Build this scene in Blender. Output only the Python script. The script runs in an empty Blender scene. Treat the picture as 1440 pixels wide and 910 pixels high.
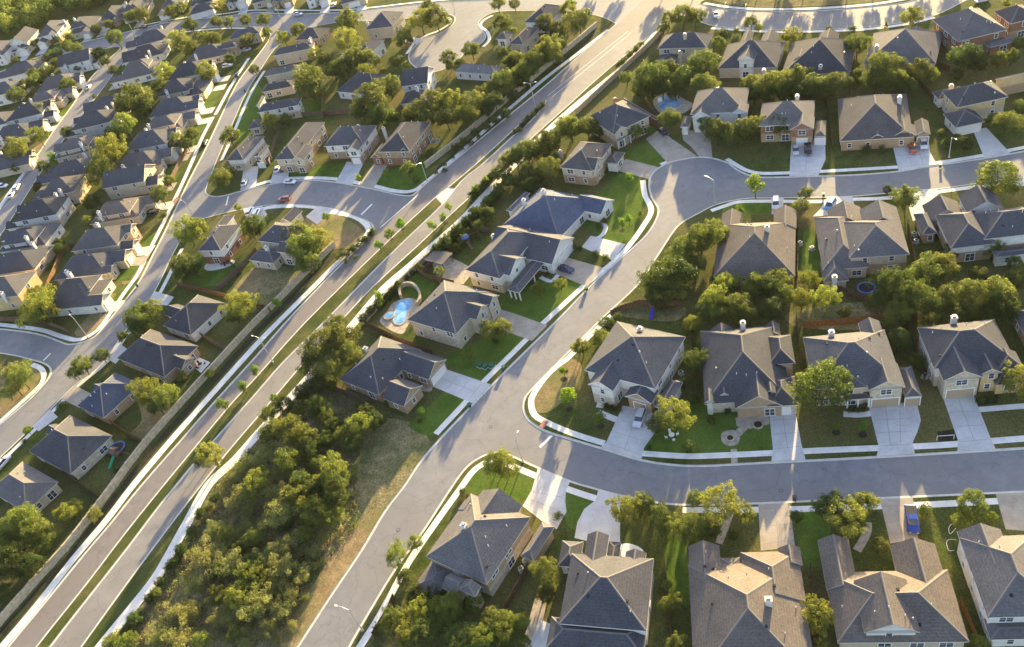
import bpy, bmesh, math, random
from mathutils import Vector, Matrix
from mathutils.geometry import delaunay_2d_cdt
random.seed(7)
PI = math.pi
scn = bpy.context.scene
col = scn.collection

# ------------------------------------------------------------------ camera
PITCH, ROLL, FPX, CAMH = math.radians(40.46), math.radians(-16.59), 1206.0, 135.0
F = Vector((0, math.cos(PITCH), -math.sin(PITCH)))
R0 = Vector((1, 0, 0)); U0 = R0.cross(F)
Rv = math.cos(ROLL)*R0 + math.sin(ROLL)*U0
Uv = -math.sin(ROLL)*R0 + math.cos(ROLL)*U0
cam = bpy.data.cameras.new('camera'); camo = bpy.data.objects.new('camera', cam); col.objects.link(camo)
camo.matrix_world = Matrix(((Rv.x, Uv.x, -F.x, 0), (Rv.y, Uv.y, -F.y, 0), (Rv.z, Uv.z, -F.z, CAMH), (0, 0, 0, 1)))
cam.sensor_width = 36; cam.lens = 36*FPX/1440; cam.clip_end = 9000; cam.clip_start = 1
scn.camera = camo
CP = Vector((0, 0, CAMH))

def W(x, y, z=0.0):
    d = F*FPX + Rv*(x-720) - Uv*(y-455)
    t = (z-CAMH)/d.z
    return CP + d*t
def depth(p): return (p-CP).dot(F)
def PX(p):
    v = p-CP; z = v.dot(F)
    return (720+FPX*v.dot(Rv)/z, 455-FPX*v.dot(Uv)/z)

# ------------------------------------------------------------------ materials
MATS = {}
def nt(name, rough=0.85, spec=0.3):
    m = bpy.data.materials.new(name); m.use_nodes = True
    n = m.node_tree.nodes; b = n['Principled BSDF']
    b.inputs['Roughness'].default_value = rough
    b.inputs['Specular IOR Level'].default_value = spec
    MATS[name] = m
    return m, n, m.node_tree.links, b
def noise_mat(name, c1, c2, scale=1.0, rough=0.85, detail=4, c3=None, scale2=0.1, rnd=0.0, bump=0.0, world=False, spec=0.25, mid=(0.35, 0.65), s3=None, f3=0.25):
    m, n, l, b = nt(name, rough, spec)
    if world: co = n.new('ShaderNodeNewGeometry').outputs['Position']
    else: co = n.new('ShaderNodeTexCoord').outputs['Object']
    nz = n.new('ShaderNodeTexNoise'); nz.inputs['Scale'].default_value = scale; nz.inputs['Detail'].default_value = detail
    nz.inputs['Roughness'].default_value = 0.65
    l.new(co, nz.inputs['Vector'])
    r = n.new('ShaderNodeValToRGB'); r.color_ramp.elements[0].position = mid[0]; r.color_ramp.elements[1].position = mid[1]
    r.color_ramp.elements[0].color = (*c1, 1); r.color_ramp.elements[1].color = (*c2, 1)
    l.new(nz.outputs['Fac'], r.inputs['Fac']); out = r.outputs['Color']
    if c3:
        z2 = n.new('ShaderNodeTexNoise'); z2.inputs['Scale'].default_value = scale2; z2.inputs['Detail'].default_value = 3
        l.new(co, z2.inputs['Vector'])
        r2 = n.new('ShaderNodeValToRGB'); r2.color_ramp.elements[0].position = 0.42; r2.color_ramp.elements[1].position = 0.66
        l.new(z2.outputs['Fac'], r2.inputs['Fac'])
        mx = n.new('ShaderNodeMix'); mx.data_type = 'RGBA'; l.new(r2.outputs['Color'], mx.inputs['Factor'])
        l.new(out, mx.inputs['A']); mx.inputs['B'].default_value = (*c3, 1); out = mx.outputs['Result']
    if s3:
        z3 = n.new('ShaderNodeTexNoise'); z3.inputs['Scale'].default_value = s3; z3.inputs['Detail'].default_value = 2
        l.new(co, z3.inputs['Vector'])
        mr = n.new('ShaderNodeMapRange'); mr.inputs['From Min'].default_value = 0.3; mr.inputs['From Max'].default_value = 0.7
        mr.inputs['To Min'].default_value = 1-f3; mr.inputs['To Max'].default_value = 1+f3
        l.new(z3.outputs['Fac'], mr.inputs['Value'])
        vm = n.new('ShaderNodeVectorMath'); vm.operation = 'SCALE'; l.new(out, vm.inputs[0]); l.new(mr.outputs['Result'], vm.inputs['Scale']); out = vm.outputs['Vector']
    if rnd:
        oi = n.new('ShaderNodeObjectInfo')
        mr = n.new('ShaderNodeMapRange'); mr.inputs['To Min'].default_value = 1-rnd; mr.inputs['To Max'].default_value = 1+rnd
        l.new(oi.outputs['Random'], mr.inputs['Value'])
        hs = n.new('ShaderNodeHueSaturation'); l.new(mr.outputs['Result'], hs.inputs['Value']); l.new(out, hs.inputs['Color'])
        m2 = n.new('ShaderNodeMapRange'); m2.inputs['To Min'].default_value = 0.7; m2.inputs['To Max'].default_value = 1.25
        mm = n.new('ShaderNodeMath'); mm.operation = 'MULTIPLY'; mm.inputs[1].default_value = 7.31
        fr = n.new('ShaderNodeMath'); fr.operation = 'FRACT'; l.new(oi.outputs['Random'], mm.inputs[0]); l.new(mm.outputs[0], fr.inputs[0])
        l.new(fr.outputs[0], m2.inputs['Value']); l.new(m2.outputs['Result'], hs.inputs['Saturation'])
        out = hs.outputs['Color']
    l.new(out, b.inputs['Base Color'])
    if bump:
        bp = n.new('ShaderNodeBump'); bp.inputs['Strength'].default_value = bump; bp.inputs['Distance'].default_value = 0.3
        l.new(nz.outputs['Fac'], bp.inputs['Height']); l.new(bp.outputs['Normal'], b.inputs['Normal'])
    return m
def flat(name, c, rough=0.6, spec=0.4, metal=0.0):
    m, n, l, b = nt(name, rough, spec); b.inputs['Base Color'].default_value = (*c, 1); b.inputs['Metallic'].default_value = metal
    return m

def road_mat(name, c1, c2, c3):
    m = road_base(name, c1, c2, c3); n = m.node_tree.nodes; l = m.node_tree.links; b = n['Principled BSDF']
    src = b.inputs['Base Color'].links[0].from_socket
    co = n.new('ShaderNodeNewGeometry').outputs['Position']
    dn = n.new('ShaderNodeTexNoise'); dn.inputs['Scale'].default_value = 0.25; dn.inputs['Detail'].default_value = 4; l.new(co, dn.inputs['Vector'])
    ds = n.new('ShaderNodeVectorMath'); ds.operation = 'SCALE'; ds.inputs['Scale'].default_value = 5.0; l.new(dn.outputs['Color'], ds.inputs[0])
    da = n.new('ShaderNodeVectorMath'); da.operation = 'ADD'; l.new(co, da.inputs[0]); l.new(ds.outputs[0], da.inputs[1])
    vo = n.new('ShaderNodeTexVoronoi'); vo.feature = 'DISTANCE_TO_EDGE'; vo.inputs['Scale'].default_value = 0.11; l.new(da.outputs[0], vo.inputs['Vector'])
    mr = n.new('ShaderNodeMapRange'); mr.inputs['From Min'].default_value = 0.004; mr.inputs['From Max'].default_value = 0.016; mr.inputs['To Min'].default_value = 0.86; mr.inputs['To Max'].default_value = 1.0; l.new(vo.outputs['Distance'], mr.inputs['Value'])
    st = n.new('ShaderNodeTexNoise'); st.inputs['Scale'].default_value = 0.9; st.inputs['Detail'].default_value = 5; l.new(co, st.inputs['Vector'])
    m3 = n.new('ShaderNodeMapRange'); m3.inputs['From Min'].default_value = 0.62; m3.inputs['From Max'].default_value = 0.75; m3.inputs['To Min'].default_value = 1.0; m3.inputs['To Max'].default_value = 0.8; l.new(st.outputs['Fac'], m3.inputs['Value'])
    mu = n.new('ShaderNodeMath'); mu.operation = 'MULTIPLY'; l.new(mr.outputs[0], mu.inputs[0]); l.new(m3.outputs[0], mu.inputs[1])
    vm = n.new('ShaderNodeVectorMath'); vm.operation = 'SCALE'; l.new(src, vm.inputs[0]); l.new(mu.outputs[0], vm.inputs['Scale']); l.new(vm.outputs[0], b.inputs['Base Color'])
    return m
def road_base(name, c1, c2, c3):
    return noise_mat(name, c1, c2, scale=0.35, rough=0.8, detail=6, c3=c3, scale2=0.06, world=True, s3=9.0, f3=0.09, spec=0.35)
road_mat('asphalt', (0.185, 0.186, 0.196), (0.238, 0.236, 0.242), (0.195, 0.19, 0.19))
road_mat('asphalt_brown', (0.165, 0.15, 0.145), (0.215, 0.196, 0.188), (0.185, 0.168, 0.158))
road_mat('asphalt_grey', (0.21, 0.20, 0.188), (0.26, 0.245, 0.23), (0.19, 0.18, 0.172))
noise_mat('kerb_concrete', (0.52, 0.49, 0.43), (0.66, 0.63, 0.56), scale=0.6, world=True, rough=0.9)
noise_mat('walk_concrete', (0.66, 0.63, 0.57), (0.82, 0.79, 0.73), scale=0.5, world=True, rough=0.9, s3=6, f3=0.06)
noise_mat('drive_concrete', (0.50, 0.48, 0.46), (0.62, 0.60, 0.575), scale=0.3, world=True, rough=0.9, s3=5, f3=0.08)
noise_mat('drive_tan', (0.34, 0.29, 0.235), (0.44, 0.385, 0.315), scale=0.4, world=True, rough=0.9, s3=5, f3=0.08)
flat('joint', (0.25, 0.235, 0.22))
flat('paint', (0.75, 0.75, 0.72))
noise_mat('grass', (0.042, 0.062, 0.016), (0.085, 0.10, 0.028), scale=0.25, world=True, rough=1, detail=7, c3=(0.13, 0.115, 0.045), scale2=0.045, s3=4, f3=0.35, bump=0.6, spec=0.05)
noise_mat('lawn', (0.055, 0.10, 0.016), (0.10, 0.15, 0.024), scale=0.3, world=True, rough=1, detail=7, c3=(0.10, 0.15, 0.03), scale2=0.12, s3=4, f3=0.25, bump=0.5, spec=0.05)
noise_mat('verge', (0.065, 0.085, 0.022), (0.15, 0.13, 0.05), scale=0.3, world=True, rough=1, detail=7, c3=(0.05, 0.07, 0.02), scale2=0.07, s3=5, f3=0.3, bump=0.6, spec=0.05)
noise_mat('dry', (0.20, 0.15, 0.075), (0.32, 0.235, 0.125), scale=0.25, world=True, rough=1, detail=7, c3=(0.16, 0.16, 0.06), scale2=0.10, s3=4, f3=0.25, bump=0.6, spec=0.05)
noise_mat('scrub', (0.12, 0.10, 0.05), (0.27, 0.225, 0.12), scale=0.3, world=True, rough=1, detail=8, c3=(0.085, 0.09, 0.035), scale2=0.08, s3=3, f3=0.4, bump=0.8, spec=0.05)
noise_mat('field', (0.15, 0.135, 0.062), (0.27, 0.225, 0.12), scale=0.35, world=True, rough=1, detail=8, c3=(0.10, 0.12, 0.045), scale2=0.12, s3=3, f3=0.4, bump=0.8, spec=0.05)
noise_mat('mulch', (0.018, 0.016, 0.012), (0.045, 0.038, 0.025), scale=1.0, world=True, rough=1, c3=(0.03, 0.045, 0.015), scale2=0.3, bump=0.6)
noise_mat('flagstone', (0.30, 0.25, 0.19), (0.48, 0.42, 0.33), scale=0.9, world=True, rough=0.9)

def roof_mat(name, c):
    m, n, l, b = nt(name, 0.9, 0.15)
    tc = n.new('ShaderNodeTexCoord'); co = tc.outputs['Object']
    nz = n.new('ShaderNodeTexNoise'); nz.inputs['Scale'].default_value = 2.6; nz.inputs['Detail'].default_value = 6; nz.inputs['Roughness'].default_value = 0.7
    l.new(co, nz.inputs['Vector'])
    nb = n.new('ShaderNodeTexNoise'); nb.inputs['Scale'].default_value = 0.25; nb.inputs['Detail'].default_value = 2; l.new(co, nb.inputs['Vector'])
    sx = n.new('ShaderNodeSeparateXYZ'); l.new(co, sx.inputs[0])
    wv = n.new('ShaderNodeMath'); wv.operation = 'MULTIPLY'; wv.inputs[1].default_value = 2*PI/0.26; l.new(sx.outputs['Z'], wv.inputs[0])
    sn = n.new('ShaderNodeMath'); sn.operation = 'SINE'; l.new(wv.outputs[0], sn.inputs[0])
    a = n.new('ShaderNodeMapRange'); a.inputs['From Min'].default_value = 0.25; a.inputs['From Max'].default_value = 0.75; a.inputs['To Min'].default_value = 0.62; a.inputs['To Max'].default_value = 1.38
    l.new(nz.outputs['Fac'], a.inputs['Value'])
    a2 = n.new('ShaderNodeMapRange'); a2.inputs['From Min'].default_value = -1; a2.inputs['From Max'].default_value = 1; a2.inputs['To Min'].default_value = 0.93; a2.inputs['To Max'].default_value = 1.06
    l.new(sn.outputs[0], a2.inputs['Value'])
    a3 = n.new('ShaderNodeMapRange'); a3.inputs['From Min'].default_value = 0.3; a3.inputs['From Max'].default_value = 0.7; a3.inputs['To Min'].default_value = 0.88; a3.inputs['To Max'].default_value = 1.12
    l.new(nb.outputs['Fac'], a3.inputs['Value'])
    oi = n.new('ShaderNodeObjectInfo'); a4 = n.new('ShaderNodeMapRange'); a4.inputs['To Min'].default_value = 0.8; a4.inputs['To Max'].default_value = 1.22; l.new(oi.outputs['Random'], a4.inputs['Value'])
    cur = a.outputs[0]
    for q in (a2, a3, a4):
        mu = n.new('ShaderNodeMath'); mu.operation = 'MULTIPLY'; l.new(cur, mu.inputs[0]); l.new(q.outputs[0], mu.inputs[1]); cur = mu.outputs[0]
    vm = n.new('ShaderNodeVectorMath'); vm.operation = 'SCALE'; vm.inputs[0].default_value = c; l.new(cur, vm.inputs['Scale'])
    l.new(vm.outputs['Vector'], b.inputs['Base Color'])
    bp = n.new('ShaderNodeBump'); bp.inputs['Strength'].default_value = 0.35; bp.inputs['Distance'].default_value = 0.05
    l.new(nz.outputs['Fac'], bp.inputs['Height']); l.new(bp.outputs['Normal'], b.inputs['Normal'])
    return m
roof_mat('roof_warm', (0.115, 0.108, 0.108))
roof_mat('roof_brown', (0.14, 0.12, 0.106))
roof_mat('roof_slate', (0.08, 0.081, 0.092))
roof_mat('roof_blue', (0.078, 0.095, 0.14))
roof_mat('roof_light', (0.165, 0.16, 0.158))
flat('ridge_cap', (0.17, 0.158, 0.152), 0.9)
flat('fascia', (0.62, 0.58, 0.50), 0.6)
flat('fascia_white', (0.8, 0.79, 0.76), 0.6)

def wall_mat(name, c, kind):
    m, n, l, b = nt(name, 0.85, 0.2)
    tc = n.new('ShaderNodeTexCoord'); co = tc.outputs['Object']
    sx = n.new('ShaderNodeSeparateXYZ'); l.new(co, sx.inputs[0])
    ad = n.new('ShaderNodeMath'); ad.operation = 'ADD'; l.new(sx.outputs['X'], ad.inputs[0]); l.new(sx.outputs['Y'], ad.inputs[1])
    cb = n.new('ShaderNodeCombineXYZ'); l.new(ad.outputs[0], cb.inputs['X']); l.new(sx.outputs['Z'], cb.inputs['Y'])
    br = n.new('ShaderNodeTexBrick'); l.new(cb.outputs[0], br.inputs['Vector'])
    k = {'siding': (5.0, 0.2, 0.012, 0.82), 'stone': (0.55, 0.24, 0.02, 0.62), 'brick': (0.3, 0.11, 0.012, 0.7)}[kind]
    br.inputs['Scale'].default_value = 1; br.inputs['Brick Width'].default_value = k[0]; br.inputs['Row Height'].default_value = k[1]; br.inputs['Mortar Size'].default_value = k[2]
    br.inputs['Color1'].default_value = (*c, 1)
    f = 0.97 if kind == 'siding' else k[3]
    br.inputs['Color2'].default_value = (c[0]*f, c[1]*f*0.97, c[2]*f*0.92, 1)
    mm = 0.75 if kind == 'siding' else 1.1
    br.inputs['Mortar'].default_value = (min(1, c[0]*mm), min(1, c[1]*mm), min(1, c[2]*mm), 1)
    nz = n.new('ShaderNodeTexNoise'); nz.inputs['Scale'].default_value = 0.9; nz.inputs['Detail'].default_value = 5; l.new(co, nz.inputs['Vector'])
    a = n.new('ShaderNodeMapRange'); a.inputs['From Min'].default_value = 0.3; a.inputs['From Max'].default_value = 0.7; a.inputs['To Min'].default_value = 0.86; a.inputs['To Max'].default_value = 1.08
    l.new(nz.outputs['Fac'], a.inputs['Value'])
    vm = n.new('ShaderNodeVectorMath'); vm.operation = 'SCALE'; l.new(br.outputs['Color'], vm.inputs[0]); l.new(a.outputs[0], vm.inputs['Scale'])
    l.new(vm.outputs['Vector'], b.inputs['Base Color'])
    return m
wall_mat('wall_w', (0.74, 0.72, 0.68), 'siding')
wall_mat('wall_s', (0.60, 0.53, 0.41), 'stone')
wall_mat('wall_t', (0.42, 0.31, 0.20), 'brick')
wall_mat('wall_r', (0.30, 0.16, 0.10), 'brick')
wall_mat('wall_b', (0.56, 0.47, 0.35), 'siding')
wall_mat('wall_g', (0.50, 0.49, 0.46), 'siding')
wall_mat('wall_y', (0.62, 0.47, 0.25), 'siding')
WN = {'w': 'white', 's': 'cream stone', 't': 'tan brick', 'r': 'red brick', 'b': 'beige', 'g': 'pale', 'y': 'yellow'}
flat('door_white', (0.74, 0.72, 0.68), 0.6); flat('door_tan', (0.40, 0.31, 0.20), 0.6); flat('door_brown', (0.12, 0.06, 0.035), 0.5)
m, n, l, b = nt('glass', 0.08, 0.8); b.inputs['Base Color'].default_value = (0.05, 0.06, 0.07, 1)
flat('dark', (0.02, 0.02, 0.022), 0.8)
flat('metal_pale', (0.6, 0.6, 0.58), 0.35, 0.5, 0.6)
flat('pvc', (0.8, 0.8, 0.78), 0.5)
noise_mat('fence_wood', (0.09, 0.055, 0.035), (0.17, 0.11, 0.07), scale=2, rnd=0.15)
noise_mat('wall_stone', (0.36, 0.30, 0.20), (0.54, 0.46, 0.33), scale=1.2, s3=3, f3=0.15, world=True)
noise_mat('bark', (0.07, 0.05, 0.035), (0.13, 0.10, 0.07), scale=4)

def leaf_mat(name, c1, c2, tr, rnd=0.22):
    m, n, l, b = nt(name, 0.55, 0.25)
    oi = n.new('ShaderNodeObjectInfo'); tc = n.new('ShaderNodeTexCoord')
    nz = n.new('ShaderNodeTexNoise'); nz.inputs['Scale'].default_value = 2.2; nz.inputs['Detail'].default_value = 3; l.new(tc.outputs['Object'], nz.inputs['Vector'])
    r = n.new('ShaderNodeValToRGB'); r.color_ramp.elements[0].position = 0.35; r.color_ramp.elements[1].position = 0.65
    r.color_ramp.elements[0].color = (*c1, 1); r.color_ramp.elements[1].color = (*c2, 1); l.new(nz.outputs['Fac'], r.inputs['Fac'])
    hs = n.new('ShaderNodeHueSaturation'); l.new(r.outputs['Color'], hs.inputs['Color'])
    mr = n.new('ShaderNodeMapRange'); mr.inputs['To Min'].default_value = 1-rnd; mr.inputs['To Max'].default_value = 1+rnd; l.new(oi.outputs['Random'], mr.inputs['Value']); l.new(mr.outputs[0], hs.inputs['Value'])
    mm = n.new('ShaderNodeMath'); mm.operation = 'MULTIPLY'; mm.inputs[1].default_value = 13.7; fr = n.new('ShaderNodeMath'); fr.operation = 'FRACT'
    l.new(oi.outputs['Random'], mm.inputs[0]); l.new(mm.outputs[0], fr.inputs[0])
    m2 = n.new('ShaderNodeMapRange'); m2.inputs['To Min'].default_value = 0.485; m2.inputs['To Max'].default_value = 0.518; l.new(fr.outputs[0], m2.inputs['Value']); l.new(m2.outputs[0], hs.inputs['Hue'])
    l.new(hs.outputs['Color'], b.inputs['Base Color'])
    t = n.new('ShaderNodeBsdfTranslucent'); h2 = n.new('ShaderNodeHueSaturation'); h2.inputs['Hue'].default_value = 0.492; h2.inputs['Value'].default_value = tr; h2.inputs['Saturation'].default_value = 1.1
    l.new(hs.outputs['Color'], h2.inputs['Color']); l.new(h2.outputs['Color'], t.inputs['Color'])
    mx = n.new('ShaderNodeMixShader'); mx.inputs[0].default_value = 0.42; l.new(b.outputs[0], mx.inputs[1]); l.new(t.outputs[0], mx.inputs[2])
    l.new(mx.outputs[0], n['Material Output'].inputs['Surface'])
    return m
leaf_mat('leaf_o', (0.066, 0.092, 0.024), (0.14, 0.165, 0.038), 1.7)
leaf_mat('leaf_l', (0.10, 0.13, 0.028), (0.20, 0.225, 0.046), 1.75)
leaf_mat('leaf_d', (0.038, 0.064, 0.018), (0.085, 0.12, 0.028), 1.6)
leaf_mat('leaf_w', (0.135, 0.15, 0.05), (0.25, 0.26, 0.09), 1.75)
leaf_mat('leaf_s', (0.08, 0.15, 0.022), (0.17, 0.25, 0.035), 1.9)
noise_mat('water', (0.07, 0.27, 0.55), (0.30, 0.52, 0.72), scale=0.22, rough=0.07, detail=3, spec=0.6, mid=(0.42, 0.6), bump=0.02)

# ------------------------------------------------------------------ mesh helpers
def link(name, me, parent=None, loc=None, rz=None):
    o = bpy.data.objects.new(name, me); col.objects.link(o)
    if parent: o.parent = parent
    if loc is not None: o.location = loc
    if rz is not None: o.rotation_euler = (0, 0, rz)
    return o
def empty(name, loc, rz=0.0):
    o = bpy.data.objects.new(name, None); o.empty_display_size = 0.5; col.objects.link(o); o.location = loc; o.rotation_euler = (0, 0, rz); return o
def tag(o, label=None, cat=None, group=None, kind=None):
    if label: o['label'] = label
    if cat: o['category'] = cat
    if group: o['group'] = group
    if kind: o['kind'] = kind
    return o
class MB:
    def __init__(s): s.v = []; s.f = []; s.m = []; s.mats = []
    def mi(s, name):
        if name not in s.mats: s.mats.append(name)
        return s.mats.index(name)
    def face(s, pts, mat):
        i = len(s.v); s.v += [tuple(p) for p in pts]; s.f.append(tuple(range(i, i+len(pts)))); s.m.append(s.mi(mat))
    def box(s, c, d, mat, rz=0, taper=1.0):
        cx, cy, cz = c; dx, dy, dz = d[0]/2, d[1]/2, d[2]/2
        ca, sa = math.cos(rz), math.sin(rz); P = []
        for z in (-1, 1):
            k = taper if z > 0 else 1
            for x, y in ((-1, -1), (1, -1), (1, 1), (-1, 1)):
                X, Y = x*dx*k, y*dy*k
                P.append((cx+X*ca-Y*sa, cy+X*sa+Y*ca, cz+z*dz))
        i = len(s.v); s.v += P; k = s.mi(mat)
        for f in ((0, 3, 2, 1), (4, 5, 6, 7), (0, 1, 5, 4), (1, 2, 6, 5), (2, 3, 7, 6), (3, 0, 4, 7)):
            s.f.append(tuple(i+j for j in f)); s.m.append(k)
    def tube(s, a, b, r1, r2, mat, n=8, cap=True):
        a = Vector(a); b = Vector(b); d = (b-a).normalized()
        u = d.cross(Vector((0, 0, 1)));
        if u.length < 1e-3: u = Vector((1, 0, 0))
        u.normalize(); w = d.cross(u); i = len(s.v); k = s.mi(mat)
        for p, r in ((a, r1), (b, r2)):
            for j in range(n):
                t = 2*PI*j/n; s.v.append(tuple(p+(u*math.cos(t)+w*math.sin(t))*r))
        for j in range(n):
            j2 = (j+1) % n; s.f.append((i+j, i+n+j, i+n+j2, i+j2)); s.m.append(k)
        if cap:
            s.f.append(tuple(i+n+j for j in range(n))); s.m.append(k)
            s.f.append(tuple(i+j for j in reversed(range(n)))); s.m.append(k)
    def loft(s, rings, mat, cap=True):
        i = len(s.v); n = len(rings[0]); k = s.mi(mat)
        for r in rings: s.v += [tuple(p) for p in r]
        for a in range(len(rings)-1):
            for j in range(n):
                j2 = (j+1) % n
                s.f.append((i+a*n+j, i+a*n+j2, i+(a+1)*n+j2, i+(a+1)*n+j)); s.m.append(k)
        if cap:
            s.f.append(tuple(i+j for j in reversed(range(n)))); s.m.append(k)
            s.f.append(tuple(i+(len(rings)-1)*n+j for j in range(n))); s.m.append(k)
    def mesh(s, name, smooth=False):
        me = bpy.data.meshes.new(name); me.from_pydata(s.v, [], s.f)
        for q in s.mats: me.materials.append(MATS[q])
        me.polygons.foreach_set('material_index', s.m)
        if smooth: me.polygons.foreach_set('use_smooth', [True]*len(me.polygons))
        me.update(); return me
    def build(s, name, parent=None, loc=None, rz=None, smooth=False):
        return link(name, s.mesh(name, smooth), parent, loc, rz)

def smooth_pts(pts, n=5, closed=False):
    out = []; N = len(pts)
    rng = range(N) if closed else range(N-1)
    for i in rng:
        p0 = pts[(i-1) % N] if closed or i > 0 else pts[0]; p1 = pts[i]; p2 = pts[(i+1) % N]
        p3 = pts[(i+2) % N] if closed or i+2 < N else pts[-1]
        for k in range(n):
            t = k/n
            out.append(tuple(0.5*((2*p1[a])+(-p0[a]+p2[a])*t+(2*p0[a]-5*p1[a]+4*p2[a]-p3[a])*t*t+(-p0[a]+3*p1[a]-3*p2[a]+p3[a])*t**3) for a in (0, 1)))
    if not closed: out.append(tuple(pts[-1]))
    return out
def wp(pts, z=0): return [tuple(W(x, y, z)[:2]) for x, y in pts]
def area(p): return 0.5*sum(p[i][0]*p[(i+1) % len(p)][1]-p[(i+1) % len(p)][0]*p[i][1] for i in range(len(p)))
def offset_poly(p, d):
    if area(p) < 0: p = p[::-1]
    out = []; N = len(p)
    for i in range(N):
        a, b, c = p[i-1], p[i], p[(i+1) % N]
        d1 = Vector((b[0]-a[0], b[1]-a[1])); d2 = Vector((c[0]-b[0], c[1]-b[1]))
        if d1.length < 1e-6 or d2.length < 1e-6: continue
        d1.normalize(); d2.normalize()
        n1 = Vector((d1.y, -d1.x)); n2 = Vector((d2.y, -d2.x)); nn = n1+n2
        if nn.length < 1e-3: nn = n1
        nn.normalize(); k = d/max(0.6, nn.dot(n1))
        out.append((b[0]+nn.x*k, b[1]+nn.y*k))
    return out
def ribbon(line, w):
    L = []; Rr = []; N = len(line)
    for i in range(N):
        a = line[max(0, i-1)]; c = line[min(N-1, i+1)]; d = Vector((c[0]-a[0], c[1]-a[1])).normalized(); nn = Vector((-d.y, d.x))*w/2
        L.append((line[i][0]+nn.x, line[i][1]+nn.y)); Rr.append((line[i][0]-nn.x, line[i][1]-nn.y))
    return L+Rr[::-1]

# ------------------------------------------------------------------ ground arrangement
# layer -> (priority, z, material, object name)
LAY = {
 'paint': (100, 0.004, 'paint', 'road_marking'),
 'median': (95, 0.14, 'verge', 'median_grass'),
 'bed_m': (96, 0.16, 'mulch', 'planting_bed'),
 'road_l': (90, 0.0, 'asphalt_brown', 'boulevard_road'),
 'road_r': (89, 0.0, 'asphalt_grey', 'boulevard_road_far_side'),
 'road': (88, 0.0, 'asphalt', 'road'),
 'xing': (87, 0.004, 'drive_concrete', 'median_crossing'),
 'gutter': (80, 0.05, 'kerb_concrete', 'kerb'),
 'ramp': (79, 0.15, 'flag_red', 'kerb_ramp'),
 'joint': (76, 0.145, 'joint', 'driveway_joint'),
 'drive': (75, 0.14, 'drive_concrete', 'driveway'),
 'drive_t': (74, 0.14, 'drive_tan', 'tan_driveway'),
 'walk': (70, 0.14, 'walk_concrete', 'pavement'),
 'deck': (60, 0.14, 'flagstone', 'patio_paving'),
 'path': (62, 0.14, 'walk_concrete', 'garden_path'),
 'bed': (55, 0.15, 'mulch', 'planting_bed'),
 'lawn': (40, 0.14, 'lawn', 'lawn'),
 'dry': (39, 0.14, 'dry', 'dry_lawn'),
 'field': (38, 0.14, 'field', 'field'),
 'scrub': (35, 0.14, 'scrub', 'scrubland_ground'),
 'verge': (30, 0.14, 'verge', 'roadside_verge'),
 'ground': (0, 0.14, 'grass', 'ground'),
}
noise_mat('flag_red', (0.30, 0.15, 0.10), (0.38, 0.2, 0.14), scale=1, world=True)
POLYS = []
def poly(layer, pts, sm=True, n=4, gut=0.0):
    w_ = wp(smooth_pts(pts, n, True) if sm else pts)
    if abs(area(w_)) < 0.05: return
    if area(w_) < 0: w_ = w_[::-1]
    POLYS.append((layer, w_))
    if gut: POLYS.append(('gutter', offset_poly(w_, gut)))
def wpoly(layer, w_):
    if area(w_) < 0: w_ = w_[::-1]
    POLYS.append((layer, w_))
def line(layer, pts, w, n=4):
    wpoly(layer, ribbon(wp(smooth_pts(pts, n) if len(pts) > 2 else pts), w))

GW = 0.5
# main residential street, upper right street and lower right street in one loop
poly('road', [(395, 950), (421, 910), (465, 842), (510, 775), (543, 720), (571, 683), (600, 641), (660, 576), (720, 515), (780, 456), (833, 401), (875, 363), (908, 333), (924, 309), (927, 293), (918, 278), (914, 258), (920, 243), (938, 231), (960, 225), (990, 222), (1020, 229), (1036, 240), (1058, 249), (1080, 250.5), (1145, 249), (1205, 247), (1265, 242), (1303, 235.5), (1370, 226), (1440, 214), (1490, 204), (1490, 236), (1440, 247), (1370, 258), (1315, 265.6), (1290, 267), (1198, 275.6), (1120, 277.5), (1080, 278), (1046, 279), (1008, 287), (980, 300.6), (958, 313), (944, 328), (920, 365), (895, 401), (850, 443), (832, 461), (795, 498), (770, 523), (748, 546), (737, 560), (735, 576), (741, 590), (752.6, 600), (770, 609), (803, 619.5), (845, 632), (900, 648.5), (945, 655.5), (990, 657), (1080, 652.5), (1230, 645), (1440, 632.5), (1500, 629), (1500, 687), (1440, 690), (1300, 696.5), (1150, 703), (1045, 707.5), (1000, 708.5), (958, 708.5), (920, 705), (870, 695), (833, 685), (803, 676), (760, 658), (733, 646), (712, 637), (696, 635.5), (678, 641), (656, 656), (634, 685), (595, 745), (555, 800), (523, 852), (490, 909), (470, 950)], gut=GW)
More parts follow.
